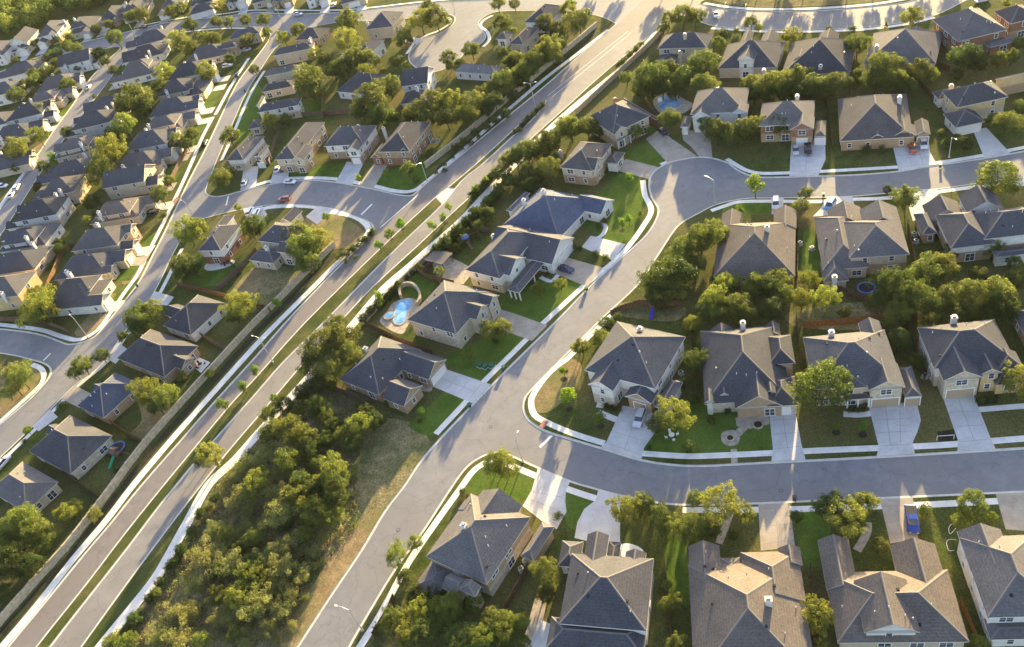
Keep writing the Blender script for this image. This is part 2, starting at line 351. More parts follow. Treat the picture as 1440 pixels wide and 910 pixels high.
# boulevard, both carriageways
poly('road_l', [(-20, 955), (15, 908), (63, 850), (120, 780), (160, 733), (199, 684.5), (258, 617), (300, 569), (360, 503), (401, 456), (443, 411), (485, 368), (512, 342), (535, 319), (560, 296), (584, 273), (610, 250), (638, 228), (680, 193), (720, 160), (770, 119), (833, 63), (857, 43), (872, 30), (905, 0), (925, -20), (1000, -20), (960, 3), (905, 30), (840, 82), (790, 124), (767, 142), (720, 184), (673, 227), (628, 265), (610, 279), (520, 363), (426, 456), (360, 530), (326, 566), (275, 627), (228, 684), (175, 750), (120, 822), (50, 910), (20, 955)], n=3, gut=GW)
poly('road_r', [(40, 955), (73, 909), (125, 842), (180, 772), (223, 715), (249, 683), (288, 636), (360, 555), (400, 509), (455, 455), (525, 383), (575, 334), (622, 289), (650, 255), (683, 228), (722, 192), (757, 161), (780, 125), (840, 75), (905, 22), (960, -20), (1030, -20), (985, 2), (975, 18), (950, 28), (918, 47), (855, 97), (795, 151), (745, 196), (700, 240), (661, 276), (625, 309), (585, 347), (525, 402), (478, 452), (428, 508), (360, 588), (323, 631), (283, 681), (232, 747), (175, 824), (113, 910), (80, 955)], n=3, gut=GW)
poly('xing', [(612, 277), (628, 263), (640, 264), (622, 288)], False)
poly('bed_m', [(722, 184), (750, 158), (767, 142), (766, 150), (748, 166), (735, 182), (722, 191)], False)
# street from the boulevard to the left
poly('road', [(600, 262), (582, 275), (560, 275), (523, 266.5), (470, 257), (440, 254.5), (420, 255), (385, 259), (345, 268), (315, 276), (298, 277), (289, 272), (290, 262), (297, 244), (304, 226), (326, 175), (346, 130), (366, 98), (385, 70), (405, 53), (420, 44), (470, 32), (560, 27), (620, 20), (636, 21), (641, 27), (636, 36), (620, 47), (600, 53), (588, 62), (577, 74), (577, 86), (590, 97), (612, 101), (640, 88), (655, 72), (675, 62), (682, 52), (678, 44), (672, 36), (675, 28), (692, 18), (720, 15), (790, 15), (838, 21), (856, 27), (880, 33), (930, -5), (880, -12), (800, -6), (693, 0), (623, 3), (583, 7), (540, 11.5), (480, 18), (400, 20), (360, 18), (313, 24), (260, 29), (225, 34), (180, 45), (120, 59), (60, 78), (-30, 115), (-30, 130), (60, 92), (110, 76), (160, 66), (170, 68), (155, 82), (130, 108), (105, 145), (75, 186), (50, 224), (22, 264), (-30, 340), (-30, 372), (0, 331), (30, 285), (55, 245), (72, 222), (92, 192), (118, 158), (140, 130), (165, 96), (190, 66), (205, 55), (260, 42), (320, 37), (365, 38), (380, 45), (378, 58), (356, 88), (333, 120), (308, 172), (290, 210), (268, 252), (250, 290), (232, 328), (215, 361), (200, 391), (184, 414), (165, 438), (150, 456), (136, 472), (120, 481), (100, 485.5), (87, 483), (62, 473.5), (25, 466.5), (-30, 465), (-30, 496), (0, 496), (25, 500), (45, 505), (62, 510), (71, 516), (73, 524), (66, 537), (45, 560), (17, 584), (-30, 628), (-30, 670), (0, 643), (45, 600), (72, 574), (103, 543), (127, 526), (150, 504), (172, 470), (196, 442), (212, 418), (228, 388), (242, 358), (258, 330), (272, 312), (290, 306), (325, 297), (360, 290.5), (380, 288), (420, 287.5), (467, 293), (500, 304), (520, 312), (527, 320), (528, 330), (560, 318), (610, 275)], n=3, gut=GW)
# street at the top right
poly('road', [(940, 30), (965, 22), (985, 30), (1010, 37), (1080, 41.5), (1130, 41.5), (1205, 39), (1268, 32), (1312, 22), (1350, 4), (1395, -25), (1330, -25), (1290, 0), (1230, 9.5), (1155, 15.5), (1080, 17), (1030, 14.5), (1000, 11), (978, 4), (955, 0), (925, 20)], n=3, gut=GW)

# pavements
SW = [
 ([(0, 914), (50, 855), (105, 785), (150, 732), (190, 680), (250, 609), (307, 545), (360, 486), (390, 455), (435, 410), (480, 365), (508, 339), (519, 325), (512, 313), (495, 304), (460, 297), (445, 292), (415, 290), (380, 292), (350, 299)], 1.9),
 ([(350, 264), (385, 254), (420, 251), (470, 252), (523, 261.5), (555, 269), (580, 269), (600, 256), (633, 228), (676, 189), (719, 151), (770, 108), (815, 74), (856, 42)], 1.7),
 ([(130, 925), (158, 890), (213, 822), (235, 787), (265, 733), (294, 682), (330, 648), (360, 614), (402, 567), (437, 528), (463, 496), (498, 455), (540, 406), (578, 373), (610, 344.5), (648, 311), (690, 266), (730, 226), (770, 184), (820, 140), (870, 100), (905, 66), (925, 45)], 2.5),
 ([(613, 611), (655, 566), (678, 540), (720, 498), (764, 455), (823, 401), (860, 371), (883, 348), (905, 318), (916, 296), (907, 275), (904, 254)], 1.5),
 ([(929, 232), (950, 224)], 1.5),
 ([(860, 444), (830, 472), (800, 503), (784, 515), (768, 530), (752.6, 551), (747, 566), (752, 584), (770, 595), (795, 606), (820, 615), (850, 624)], 1.4),
 ([(900, 638), (960, 642), (1000, 641.5), (1080, 638), (1155, 634), (1318, 627), (1418, 619), (1480, 615)], 1.4),
 ([(493, 930), (508, 908), (535, 865), (573, 795), (610, 740), (648, 687), (664, 665), (678, 654), (696, 647), (718, 655), (754, 670), (800, 689), (846, 704), (870, 709)], 1.4),
 ([(960, 718), (1066, 717.5), (1110, 717), (1236, 712.5), (1290, 711), (1400, 705.5), (1480, 702)], 1.3),
 ([(1000, 297), (1020, 290), (1040, 284.5), (1080, 283.5), (1148, 284), (1198, 281), (1250, 279), (1318, 270.5), (1375, 263), (1440, 257), (1480, 250)], 1.4),
 ([(1022, 224), (1043, 237), (1060, 243), (1080, 244.5), (1113, 243.5), (1148, 242), (1262, 235.5), (1318, 229.5), (1384, 219), (1440, 208), (1480, 200)], 1.4),
 ([(300, 165), (285, 193), (265, 240), (245, 283), (226, 322), (208, 357), (194, 386), (176, 411), (158, 437), (138, 464), (112, 478), (88, 474), (56, 464), (0, 457), (-20, 456)], 1.5),
 ([(350, 82), (330, 113), (318, 134), (303, 162)], 1.5),
 ([(45, 513), (58, 519), (62, 530), (54, 545), (22, 574), (-10, 602)], 1.5),
 ([(-10, 661), (48, 606), (108, 545), (150, 510), (180, 470), (217, 425), (236, 392), (256, 350)], 1.3),
 ([(312, 226), (333, 177), (352, 133), (372, 100)], 1.3),
 ([(186, 60), (150, 92), (129, 116), (103, 150), (87, 173), (70, 197), (50, 222), (20, 262), (-20, 318)], 1.4),
 ([(985, 8), (1030, 17.5), (1080, 20), (1155, 18.5), (1230, 12), (1290, 3), (1330, -12)], 1.6) if False else ([(990, 5), (1030, 11), (1080, 13.5), (1155, 12), (1230, 6), (1290, -4)], 1.6),
 ([(1000, 40), (1080, 45), (1130, 45), (1205, 42.5), (1268, 35.5), (1314, 25)], 1.5),
 ([(100, 80), (165, 64)], 1.4), ([(215, 55), (262, 45), (320, 40), (360, 41)], 1.3),
 ([(200, 36), (260, 25), (313, 20), (360, 14.5), (480, 14.5), (583, 4), (640, -1)], 1.3),
 ([(693, 22), (680, 29), (676, 37), (685, 45), (688, 56), (680, 66)], 1.3), ([(630, 25), (634, 32), (618, 43), (598, 51), (582, 62), (572, 76)], 1.3),
]
for p_, w_ in SW: line('walk', p_, w_)

# driveways (near ones traced one by one)
DR = [
 ('drive_t', [(1066, 706), (1110, 704), (1118, 770), (1070, 775)]), ('drive_t', [(1236, 698), (1283, 696), (1291, 758), (1252, 765)]), ('drive_t', [(1399, 692), (1447, 690), (1452, 748), (1414, 745)]),
 ('drive', [(757, 657), (803, 676), (796, 690), (795, 706), (797, 720), (783, 745), (762, 733), (735, 712), (748, 690)]),
 ('drive', [(842, 686), (880, 696), (872, 712), (872, 735), (872, 765), (852, 768), (808, 757), (812, 735), (822, 716), (838, 704)]),
 ('drive', [(876, 571), (915, 578), (926, 590), (922, 608), (906, 630), (901, 650), (841, 633), (853, 622)]),
 ('drive', [(1080, 566), (1116, 566), (1127, 625), (1134, 652), (1084, 654), (1087, 632)]),
 ('drive', [(1221, 570), (1289, 566), (1295, 592), (1290, 608), (1283, 624), (1288, 644), (1231, 647), (1236, 630)]),
 ('drive', [(1325, 557), (1369, 556), (1393, 617), (1402, 636), (1346, 640), (1347, 620)]),
 ('drive', [(606, 543), (625, 519), (690, 541), (668, 569)]),
 ('drive_t', [(699, 434), (722, 441), (770, 458), (748, 480), (700, 462)]),
 ('drive_t', [(780, 385), (795, 362), (848, 377), (826, 404)]),
 ('drive', [(818, 348), (831, 332), (880, 344), (862, 367)]),
 ('drive_t', [(866, 240), (880, 224), (927, 236), (914, 253)]),
 ('drive_t', [(908, 196), (928, 182), (944, 195), (980, 220), (940, 231)]),
 ('drive_t', [(958, 184), (998, 184), (1002, 224), (984, 222), (972, 207), (961, 198)]),
 ('drive', [(1113, 196), (1160, 196), (1161, 225), (1150, 249), (1110, 250)]),
 ('drive', [(1254, 200), (1306, 198), (1308, 215), (1320, 236), (1264, 242)]),
 ('drive', [(1368, 184), (1387, 180), (1417, 212), (1424, 220), (1386, 227)]),
 ('drive', [(1085, 302), (1101, 302), (1102, 276), (1085, 276)]), ('drive', [(1143, 305), (1153, 295), (1165, 275), (1198, 274), (1202, 292), (1190, 302)]),
 ('drive', [(1284, 312), (1278, 292), (1291, 270), (1315, 264), (1322, 272), (1305, 285), (1298, 302)]), ('drive', [(1415, 262), (1440, 246), (1480, 240), (1480, 262)]),
 ('drive', [(40, 597), (68, 574), (82, 587), (55, 607)]), ('drive_t', [(103, 541), (132, 556), (112, 574), (84, 560)]), ('drive', [(150, 505), (164, 480), (180, 492), (163, 512)]),
 ('drive', [(208, 428), (218, 410), (245, 418), (236, 430)]), ('drive', [(342, 295), (368, 288), (376, 302), (355, 325)]), ('drive', [(430, 305), (450, 288), (470, 294), (446, 316)]),
 ('drive', [(380, 258), (386, 238), (407, 238), (405, 256)]), ('drive', [(338, 268), (343, 236), (364, 234), (360, 264)]), ('drive', [(472, 257), (488, 228), (512, 229), (496, 261)]), ('drive_t', [(504, 262), (528, 228), (546, 231), (524, 268)]),
 ('drive', [(560, 60), (578, 53), (600, 55), (590, 63)]),
]
for ly, p_ in DR: poly(ly, p_, False)
def joints(q, nu, nv):
    a, b, c, d = [Vector(t) for t in wp(q)]
    def L(p1, p2): wpoly('joint', ribbon([tuple(p1), tuple(p2)], 0.07))
    for i in range(1, nu): t = i/nu; L(a.lerp(b, t), d.lerp(c, t))
    for i in range(0, nv+1): t = i/nv; L(a.lerp(d, t), b.lerp(c, t))
joints([(1084, 572), (1114, 572), (1126, 628), (1089, 632)], 2, 3); joints([(1225, 574), (1286, 571), (1280, 625), (1238, 628)], 3, 3); joints([(1328, 561), (1367, 560), (1391, 618), (1349, 622)], 2, 3)
joints([(612, 541), (627, 524), (676, 541), (660, 562)], 2, 3); joints([(880, 576), (914, 582), (900, 640), (858, 625)], 2, 3); joints([(750, 692), (792, 700), (782, 738), (740, 714)], 2, 2)
joints([(1070, 716), (1110, 715), (1116, 760), (1073, 766)], 2, 2); joints([(1239, 713), (1282, 710), (1288, 752), (1252, 760)], 2, 2); joints([(1117, 202), (1158, 202), (1150, 240), (1115, 242)], 2, 2); joints([(1257, 204), (1304, 202), (1315, 230), (1266, 236)], 3, 2)

# garden paths
line('path', [(841, 580), (860, 588), (876, 594)], 1.5); line('path', [(848, 560), (843, 574)], 1.6); line('path', [(1186, 583), (1206, 584), (1226, 582)], 1.4)
line('deck', [(1033, 655), (1032, 632)], 1.2); poly('deck', [(1014, 612), (1022, 606), (1034, 606), (1040, 614), (1038, 624), (1028, 628), (1017, 624)]); line('deck', [(1036, 612), (1048, 600)], 1.6); poly('deck', [(1034, 588), (1080, 580), (1083, 597), (1055, 604), (1036, 600)], False)
line('path', [(1374, 577), (1410, 574), (1450, 571)], 1.3); line('path', [(786, 386), (775, 396), (760, 390)], 1.2); line('path', [(832, 338), (846, 332), (852, 320), (846, 314)], 1.2)
line('deck', [(1011, 765), (1025, 728), (1028, 716)], 1.3); line('deck', [(1205, 775), (1218, 752), (1220, 735)], 1.4); poly('deck', [(600, 540), (608, 545), (605, 551), (592, 550), (588, 545)])
poly('path', [(871, 768), (885, 765), (902, 772), (906, 782), (895, 786), (872, 782)]); poly('deck', [(733, 915), (752, 843), (765, 838), (768, 850), (758, 915)], False); poly('drive', [(740, 915), (760, 872), (785, 882), (780, 915)], False)
poly('path', [(288, 375), (300, 366), (328, 366), (328, 372), (310, 379), (292, 381)]); poly('path', [(268, 513), (280, 503), (296, 510), (283, 525)], False)
poly('deck', [(608, 372), (625, 359), (650, 370), (668, 380), (652, 400), (620, 402)], False)
poly('deck', [(534, 452), (545, 438), (555, 425), (580, 420), (590, 432), (575, 456), (566, 470), (548, 464)]); poly('deck', [(918, 143), (930, 133), (945, 131), (966, 142), (975, 148), (960, 160), (930, 160)])
poly('path', [(112, 892), (120, 880)], False) if False else None
# stop lines and lane markings
for a_, b_, w_ in [((508, 302), (523, 287), 0.6), ((759, 629), (776, 612.6), 0.6), ((61, 507), (71, 497), 0.5), ((318, 289), (321, 276), 0.5), ((770, 135), (883, 44), 0.15), ((777, 136), (888, 46), 0.15), ((535, 320), (588, 274), 0.35)]: line('paint', [a_, b_], w_)
poly('ramp', [(757, 601), (765, 591), (772, 594), (764, 603)], False); poly('ramp', [(1234, 0), (1235, 0), (1235, 1)], False)
poly('ramp', [(592, 262), (599, 257), (603, 260), (597, 265)], False); poly('ramp', [(243, 284), (249, 277), (252, 280), (246, 288)], False)
# beds, lawns and rough ground
line('bed', [(3, 893), (55, 832), (100, 782), (130, 743), (172, 688), (216, 632), (260, 582), (310, 526), (366, 464), (400, 430), (472, 358)], 2.2)
poly('bed', [(661, 277), (668, 263), (678, 253), (692, 240), (700, 244), (690, 260), (675, 274), (665, 280)]); poly('bed', [(476, 365), (500, 346), (524, 322), (528, 330), (508, 354), (482, 369)])
line('bed', [(615, 240), (700, 166), (790, 90), (840, 45)], 2.0); line('bed', [(530, 430), (560, 402), (600, 368), (640, 332), (690, 286)], 1.8)
poly('bed', [(870, 69), (895, 60), (905, 66), (890, 84), (872, 98), (862, 92)])
for x_, y_ in [(595, 325), (608, 326), (627, 315), (636, 301), (550, 337), (535, 350), (566, 323), (793, 534), (801, 576), (845, 600), (386, 569), (1176, 609), (1213, 612), (794, 158), (875, 325)]:
    c_ = W(x_, y_); wpoly('bed', [(c_.x+0.8*math.cos(t*PI/5), c_.y+0.8*math.sin(t*PI/5)) for t in range(10)])
poly('bed', [(1192, 582), (1218, 580), (1218, 573), (1192, 574)], False); poly('bed', [(1370, 572), (1403, 568), (1404, 556), (1372, 560)], False); poly('bed', [(1318, 608), (1342, 604), (1346, 620), (1320, 622)], False)
poly('dry', [(432, 330), (428, 310), (447, 300), (470, 300), (500, 316), (512, 328), (514, 338), (500, 350), (478, 350), (452, 350)])
poly('dry', [(330, 405), (362, 378), (378, 384), (350, 420)])
poly('field', [(325, 410), (365, 372), (420, 380), (450, 370), (462, 352), (470, 346), (440, 378), (380, 432), (340, 440), (318, 425)])
poly('dry', [(105, 468), (120, 450), (150, 418), (170, 412), (186, 408), (168, 430), (145, 455), (118, 474)])
poly('dry', [(0, 525), (25, 512), (45, 510), (58, 522), (50, 545), (20, 572), (0, 586)]); poly('dry', [(72, 192), (92, 172), (98, 178), (72, 210), (50, 225), (40, 215)])
poly('dry', [(750, 560), (772, 530), (798, 506), (818, 515), (810, 545), (792, 565), (770, 580), (752, 578)]); poly('dry', [(190, 545), (240, 560), (225, 600), (205, 620), (182, 612), (200, 590)])
poly('dry', [(180, 382), (215, 366), (206, 378), (192, 395), (172, 400)]); poly('field', [(880, 425), (960, 430), (950, 452), (890, 448), (865, 440)]); poly('field', [(1110, 440), (1220, 425), (1260, 440), (1250, 462), (1130, 462)])
poly('scrub', [(300, 686), (360, 622), (430, 545), (478, 545), (540, 572), (606, 622), (571, 680), (510, 772), (465, 840), (400, 940), (120, 950), (165, 895), (218, 827), (250, 775)], gut=0)
poly('field', [(520, 600), (560, 590), (606, 622), (585, 660), (571, 682), (543, 720), (520, 755), (490, 740), (500, 690), (495, 650)])
poly('dry', [(505, 735), (540, 715), (520, 760), (480, 815), (440, 875), (410, 925), (390, 925), (420, 860), (455, 800)])
poly('lawn', [(585, 590), (640, 540), (655, 560), (610, 612), (575, 600)]); poly('lawn', [(630, 500), (700, 470), (735, 476), (695, 530), (675, 535), (635, 518)]); poly('lawn', [(702, 420), (740, 400), (800, 392), (822, 405), (765, 452), (700, 440)])
poly('lawn', [(820, 300), (880, 240), (902, 258), (905, 300), (880, 342), (835, 328)]); poly('lawn', [(878, 222), (908, 200), (940, 226), (920, 236)]); poly('lawn', [(585, 385), (612, 400), (592, 422), (560, 405), (575, 390)])
poly('lawn', [(990, 560), (1085, 600), (1088, 634), (905, 636), (925, 600), (950, 590)]); poly('lawn', [(405, 240), (470, 232), (485, 232), (474, 252), (410, 252)]); poly('lawn', [(520, 262), (560, 235), (600, 225), (600, 250), (580, 266)]); poly('lawn', [(798, 690), (845, 705), (820, 720), (808, 745), (795, 730)]); poly('lawn', [(655, 688), (690, 655), (750, 675), (735, 706), (700, 700)])
for q_ in ([(1120, 715), (1170, 712), (1155, 790), (1130, 790)], [(1025, 290), (1083, 287), (1083, 301), (1020, 303)], [(1130, 330), (1144, 330), (1158, 392), (1130, 392)], [(940, 760), (965, 770), (970, 850), (940, 830)], [(345, 110), (372, 140), (345, 200), (330, 190)], [(428, 150), (455, 140), (455, 165), (430, 165)], [(425, 345), (430, 350), (320, 368), (320, 385)], [(250, 360), (330, 375), (315, 400), (250, 400)]): poly('lawn', q_)
poly('field', [(990, -2), (1030, 8), (1080, 11), (1155, 9), (1230, 3), (1290, -8), (1250, -60), (1040, -60)], False)
poly('verge', [(-30, 900), (165, 684), (370, 452), (478, 350), (540, 310), (610, 232), (725, 136), (840, 42), (880, 0), (985, -10), (930, 50), (850, 125), (765, 200), (680, 290), (530, 440), (470, 520), (350, 640), (230, 815), (150, 930)], False)

def add_auto_drive(o_, th, x0, x1, y0, y1, layer='drive'):
    ca, sa = math.cos(th), math.sin(th)
    wpoly(layer, [(o_.x+x*ca-y*sa, o_.y+x*sa+y*ca) for x, y in ((x0, y0), (x1, y0), (x1+0.4, y1), (x0-0.4, y1))])

def build_ground():
    big = 3500
    polys = [('ground', [(-big, -big/3), (big, -big/3), (big, big), (-big, big)])] + POLYS
    verts = []; edges = []; info = []
    for pi_, (ly, p) in enumerate(polys):
        i = len(verts); verts += [Vector((a[0], a[1])) for a in p]; edges += [(i+k, i+(k+1) % len(p)) for k in range(len(p))]
        xs = [a[0] for a in p]; ys = [a[1] for a in p]
        info.append((LAY[ly][0], ly, p, min(xs), max(xs), min(ys), max(ys)))
    info.sort(key=lambda t: -t[0])
    V, E, Fc, ov, oe, of = delaunay_2d_cdt(verts, edges, [], 0, 1e-4)
    def pip(p, x, y):
        wn = 0; n_ = len(p); x1, y1 = p[-1]
        for x2, y2 in p:
            if y1 <= y:
                if y2 > y and (x2-x1)*(y-y1)-(x-x1)*(y2-y1) > 0: wn += 1
            elif y2 <= y and (x2-x1)*(y-y1)-(x-x1)*(y2-y1) < 0: wn -= 1
            x1, y1 = x2, y2
        return wn != 0
    out = {k: MB() for k in LAY}
    own = {}
    for f in Fc:
        cx = sum(V[i].x for i in f)/3; cy = sum(V[i].y for i in f)/3
        best = 'ground'
        for pr, ly, p, xa, xb, ya, yb in info:
            if xa <= cx <= xb and ya <= cy <= yb and pip(p, cx, cy): best = ly; break
        z, mat = LAY[best][1], LAY[best][2]
        out[best].face([(V[i].x, V[i].y, z) for i in f], mat)
        for a in range(3):
            own.setdefault(tuple(sorted((f[a], f[(a+1) % 3]))), []).append(best)
    for (a, b), L in own.items():
        if len(L) == 2 and abs(LAY[L[0]][1]-LAY[L[1]][1]) > 1e-4:
            hi, lo = (L[0], L[1]) if LAY[L[0]][1] > LAY[L[1]][1] else (L[1], L[0])
            zh, zl = LAY[hi][1], LAY[lo][1]
            tgt = hi if hi not in ('joint',) else lo
            out[tgt].face([(V[a].x, V[a].y, zl), (V[b].x, V[b].y, zl), (V[b].x, V[b].y, zh), (V[a].x, V[a].y, zh)], 'kerb_concrete' if lo in ('gutter', 'road', 'road_l', 'road_r') else LAY[hi][2])
    for k, mb in out.items():
        if mb.f: tag(mb.build(LAY[k][3]), kind='structure')

# ------------------------------------------------------------------ windows, doors (shared meshes)
def window_meshes(w, h):
    f = MB(); t = 0.11; d = 0.10
    for x in (-w/2, w/2): f.box((x, -d/2, 0), (t, d, h+t), 'fascia_white')
    for z in (-h/2-0.02, h/2+0.02): f.box((0, -d/2-0.006, z), (w+t*1.6, d+0.012, t), 'fascia_white')
    f.box((0, -d/2+0.015, 0), (w-t, 0.03, 0.05), 'fascia_white')
    if w > 1.5: f.box((0, -d/2+0.012, 0), (0.09, 0.04, h-t), 'fascia_white')
    g = MB(); g.face([(-w/2, -0.02, -h/2), (w/2, -0.02, -h/2), (w/2, -0.02, h/2), (-w/2, -0.02, h/2)], 'glass')
    return f.mesh('window_frame'), g.mesh('pane')
WM = {'s': window_meshes(1.0, 1.35), 'd': window_meshes(2.0, 1.4), 't': window_meshes(0.9, 0.9), 'p': window_meshes(1.9, 2.0)}
def garage_mesh(w, mat):
    g = MB(); h = 2.2
    g.box((0, -0.02, h/2), (w, 0.06, h), mat)
    for i in range(4):
        for j in range(int(w/0.6)):
            g.box((-w/2+0.3+j*w/int(w/0.6)+0.0, -0.06, 0.3+i*0.53), (0.46, 0.02, 0.36), mat)
    for x in (-w/2-.08, w/2+.08): g.box((x, -0.05, h/2), (.16, .1, h+.1), 'fascia_white')
    g.box((0, -0.056, h+.08), (w+.34, .11, .18), 'fascia_white')
    return g.mesh('garage_door')
GM = {(w, m_): garage_mesh(w, m_) for w in (2.6, 4.8) for m_ in ('door_white', 'door_tan')}
vm_ = MB(); vm_.tube((0, 0, -0.2), (0, 0, 0.5), 0.07, 0.07, 'pvc', 8); VENT_A = vm_.mesh('roof_vent')
vm_ = MB(); vm_.tube((0, 0, -0.2), (0, 0, 0.35), 0.09, 0.09, 'metal_pale', 8); vm_.tube((0, 0, 0.3), (0, 0, 0.48), 0.2, 0.14, 'metal_pale', 10); VENT_B = vm_.mesh('roof_vent')
vm_ = MB(); vm_.box((0, 0, 0.1), (0.5, 0.5, 0.25), 'dark', 0, 0.75); VENT_C = vm_.mesh('roof_vent')

# ------------------------------------------------------------------ houses
OH = 0.45
def roof_block(mb, x0, x1, y0, y1, h, ends, axis, pitch, rm, fm, caps):
    """ridge along axis; ends = (low end gable?, high end gable?)"""
    sw = axis == 'y'
    def T(x, y, z): return (y, x, z) if sw else (x, y, z)
    if sw: a0, a1, b0, b1 = y0, y1, x0, x1
    else: a0, a1, b0, b1 = x0, x1, y0, y1
    hw = (b1-b0)/2; bc = (b0+b1)/2; rz = h+pitch*hw
    r0 = a0 if ends[0] else min(a0+hw, (a0+a1)/2); r1 = a1 if ends[1] else max(a1-hw, (a0+a1)/2)
    e = h
    def fc(pts, m_):
        pts = [T(*p) for p in pts]
        if sw: pts = pts[::-1]
        mb.face(pts, m_)
    fc([(a0, b0, e), (a1, b0, e), (r1, bc, rz), (r0, bc, rz)], rm)
    fc([(a1, b1, e), (a0, b1, e), (r0, bc, rz), (r1, bc, rz)], rm)
    if not ends[0]: fc([(a0, b1, e), (a0, b0, e), (r0, bc, rz)], rm)
    if not ends[1]: fc([(a1, b0, e), (a1, b1, e), (r1, bc, rz)], rm)
    t = 0.2
    # fascia + soffit
    if ends[0] or ends[1] or True:
        fc([(a0, b0, e-t), (a1, b0, e-t), (a1, b0, e), (a0, b0, e)], fm); fc([(a1, b1, e-t), (a0, b1, e-t), (a0, b1, e), (a1, b1, e)], fm)
        for en, a, s_ in ((ends[0], a0, -1), (ends[1], a1, 1)):
            if en:
                for q0, q1 in (((a, b0, e), (a, bc, rz)), ((a, bc, rz), (a, b1, e))):
                    P = [(q0[0], q0[1], q0[2]-t), (q1[0], q1[1], q1[2]-t), q1, q0]
                    fc(P if s_ > 0 else P[::-1], fm)
                # underside of the overhanging gable slopes
            else:
                P = [(a, b0, e-t), (a, b1, e-t), (a, b1, e), (a, b0, e)]
                fc(P if s_ > 0 else P[::-1], fm)
        fc([(a0, b1, e-t), (a1, b1, e-t), (a1, b0, e-t), (a0, b0, e-t)], fm)
    if caps:
        def cap(p, q):
            p = Vector(T(*p)); q = Vector(T(*q)); d = q-p
            if d.length < 0.3: return
            n_ = Vector((-d.y, d.x, 0)).normalized()*0.17; up = Vector((0, 0, 0.05)); dn = Vector((0, 0, 0.17*pitch*0.72-0.03))
            mb.face([p+n_-dn, p+up, q+up, q+n_-dn], 'ridge_cap'); mb.face([p+up, p-n_-dn, q-n_-dn, q+up], 'ridge_cap')
        cap((r0, bc, rz), (r1, bc, rz))
        for en, a, r in ((ends[0], a0, r0), (ends[1], a1, r1)):
            if not en:
                cap((a, b0, e), (r, bc, rz)); cap((a, b1, e), (r, bc, rz))
    return rz
def roof_z(b, x, y):
    x0, x1, y0, y1 = b['r']
    if not (x0 <= x <= x1 and y0 <= y <= y1): return -1
    if b['axis'] == 'x': ds = [y-y0, y1-y]; en = [x-x0, x1-x]
    else: ds = [x-x0, x1-x]; en = [y-y0, y1-y]
    for g, e_ in zip(b['ends'], en):
        if not g: ds.append(e_)
    return b['h']+b['p']*min(ds)

HOUSES = []
ORD = ['first', 'second', 'third', 'fourth', 'fifth', 'sixth', 'seventh', 'eighth', 'ninth', 'tenth', 'eleventh', 'twelfth', 'thirteenth', 'fourteenth', 'fifteenth', 'sixteenth', 'seventeenth', 'eighteenth', 'nineteenth', 'twentieth', 'twenty-first', 'twenty-second', 'twenty-third', 'twenty-fourth', 'twenty-fifth', 'twenty-sixth', 'twenty-seventh', 'twenty-eighth', 'twenty-ninth', 'thirtieth']
RM = {'w': ('roof_warm', 'grey brown'), 'b': ('roof_brown', 'brown'), 's': ('roof_slate', 'slate grey'), 'u': ('roof_blue', 'blue grey'), 'l': ('roof_light', 'light grey')}

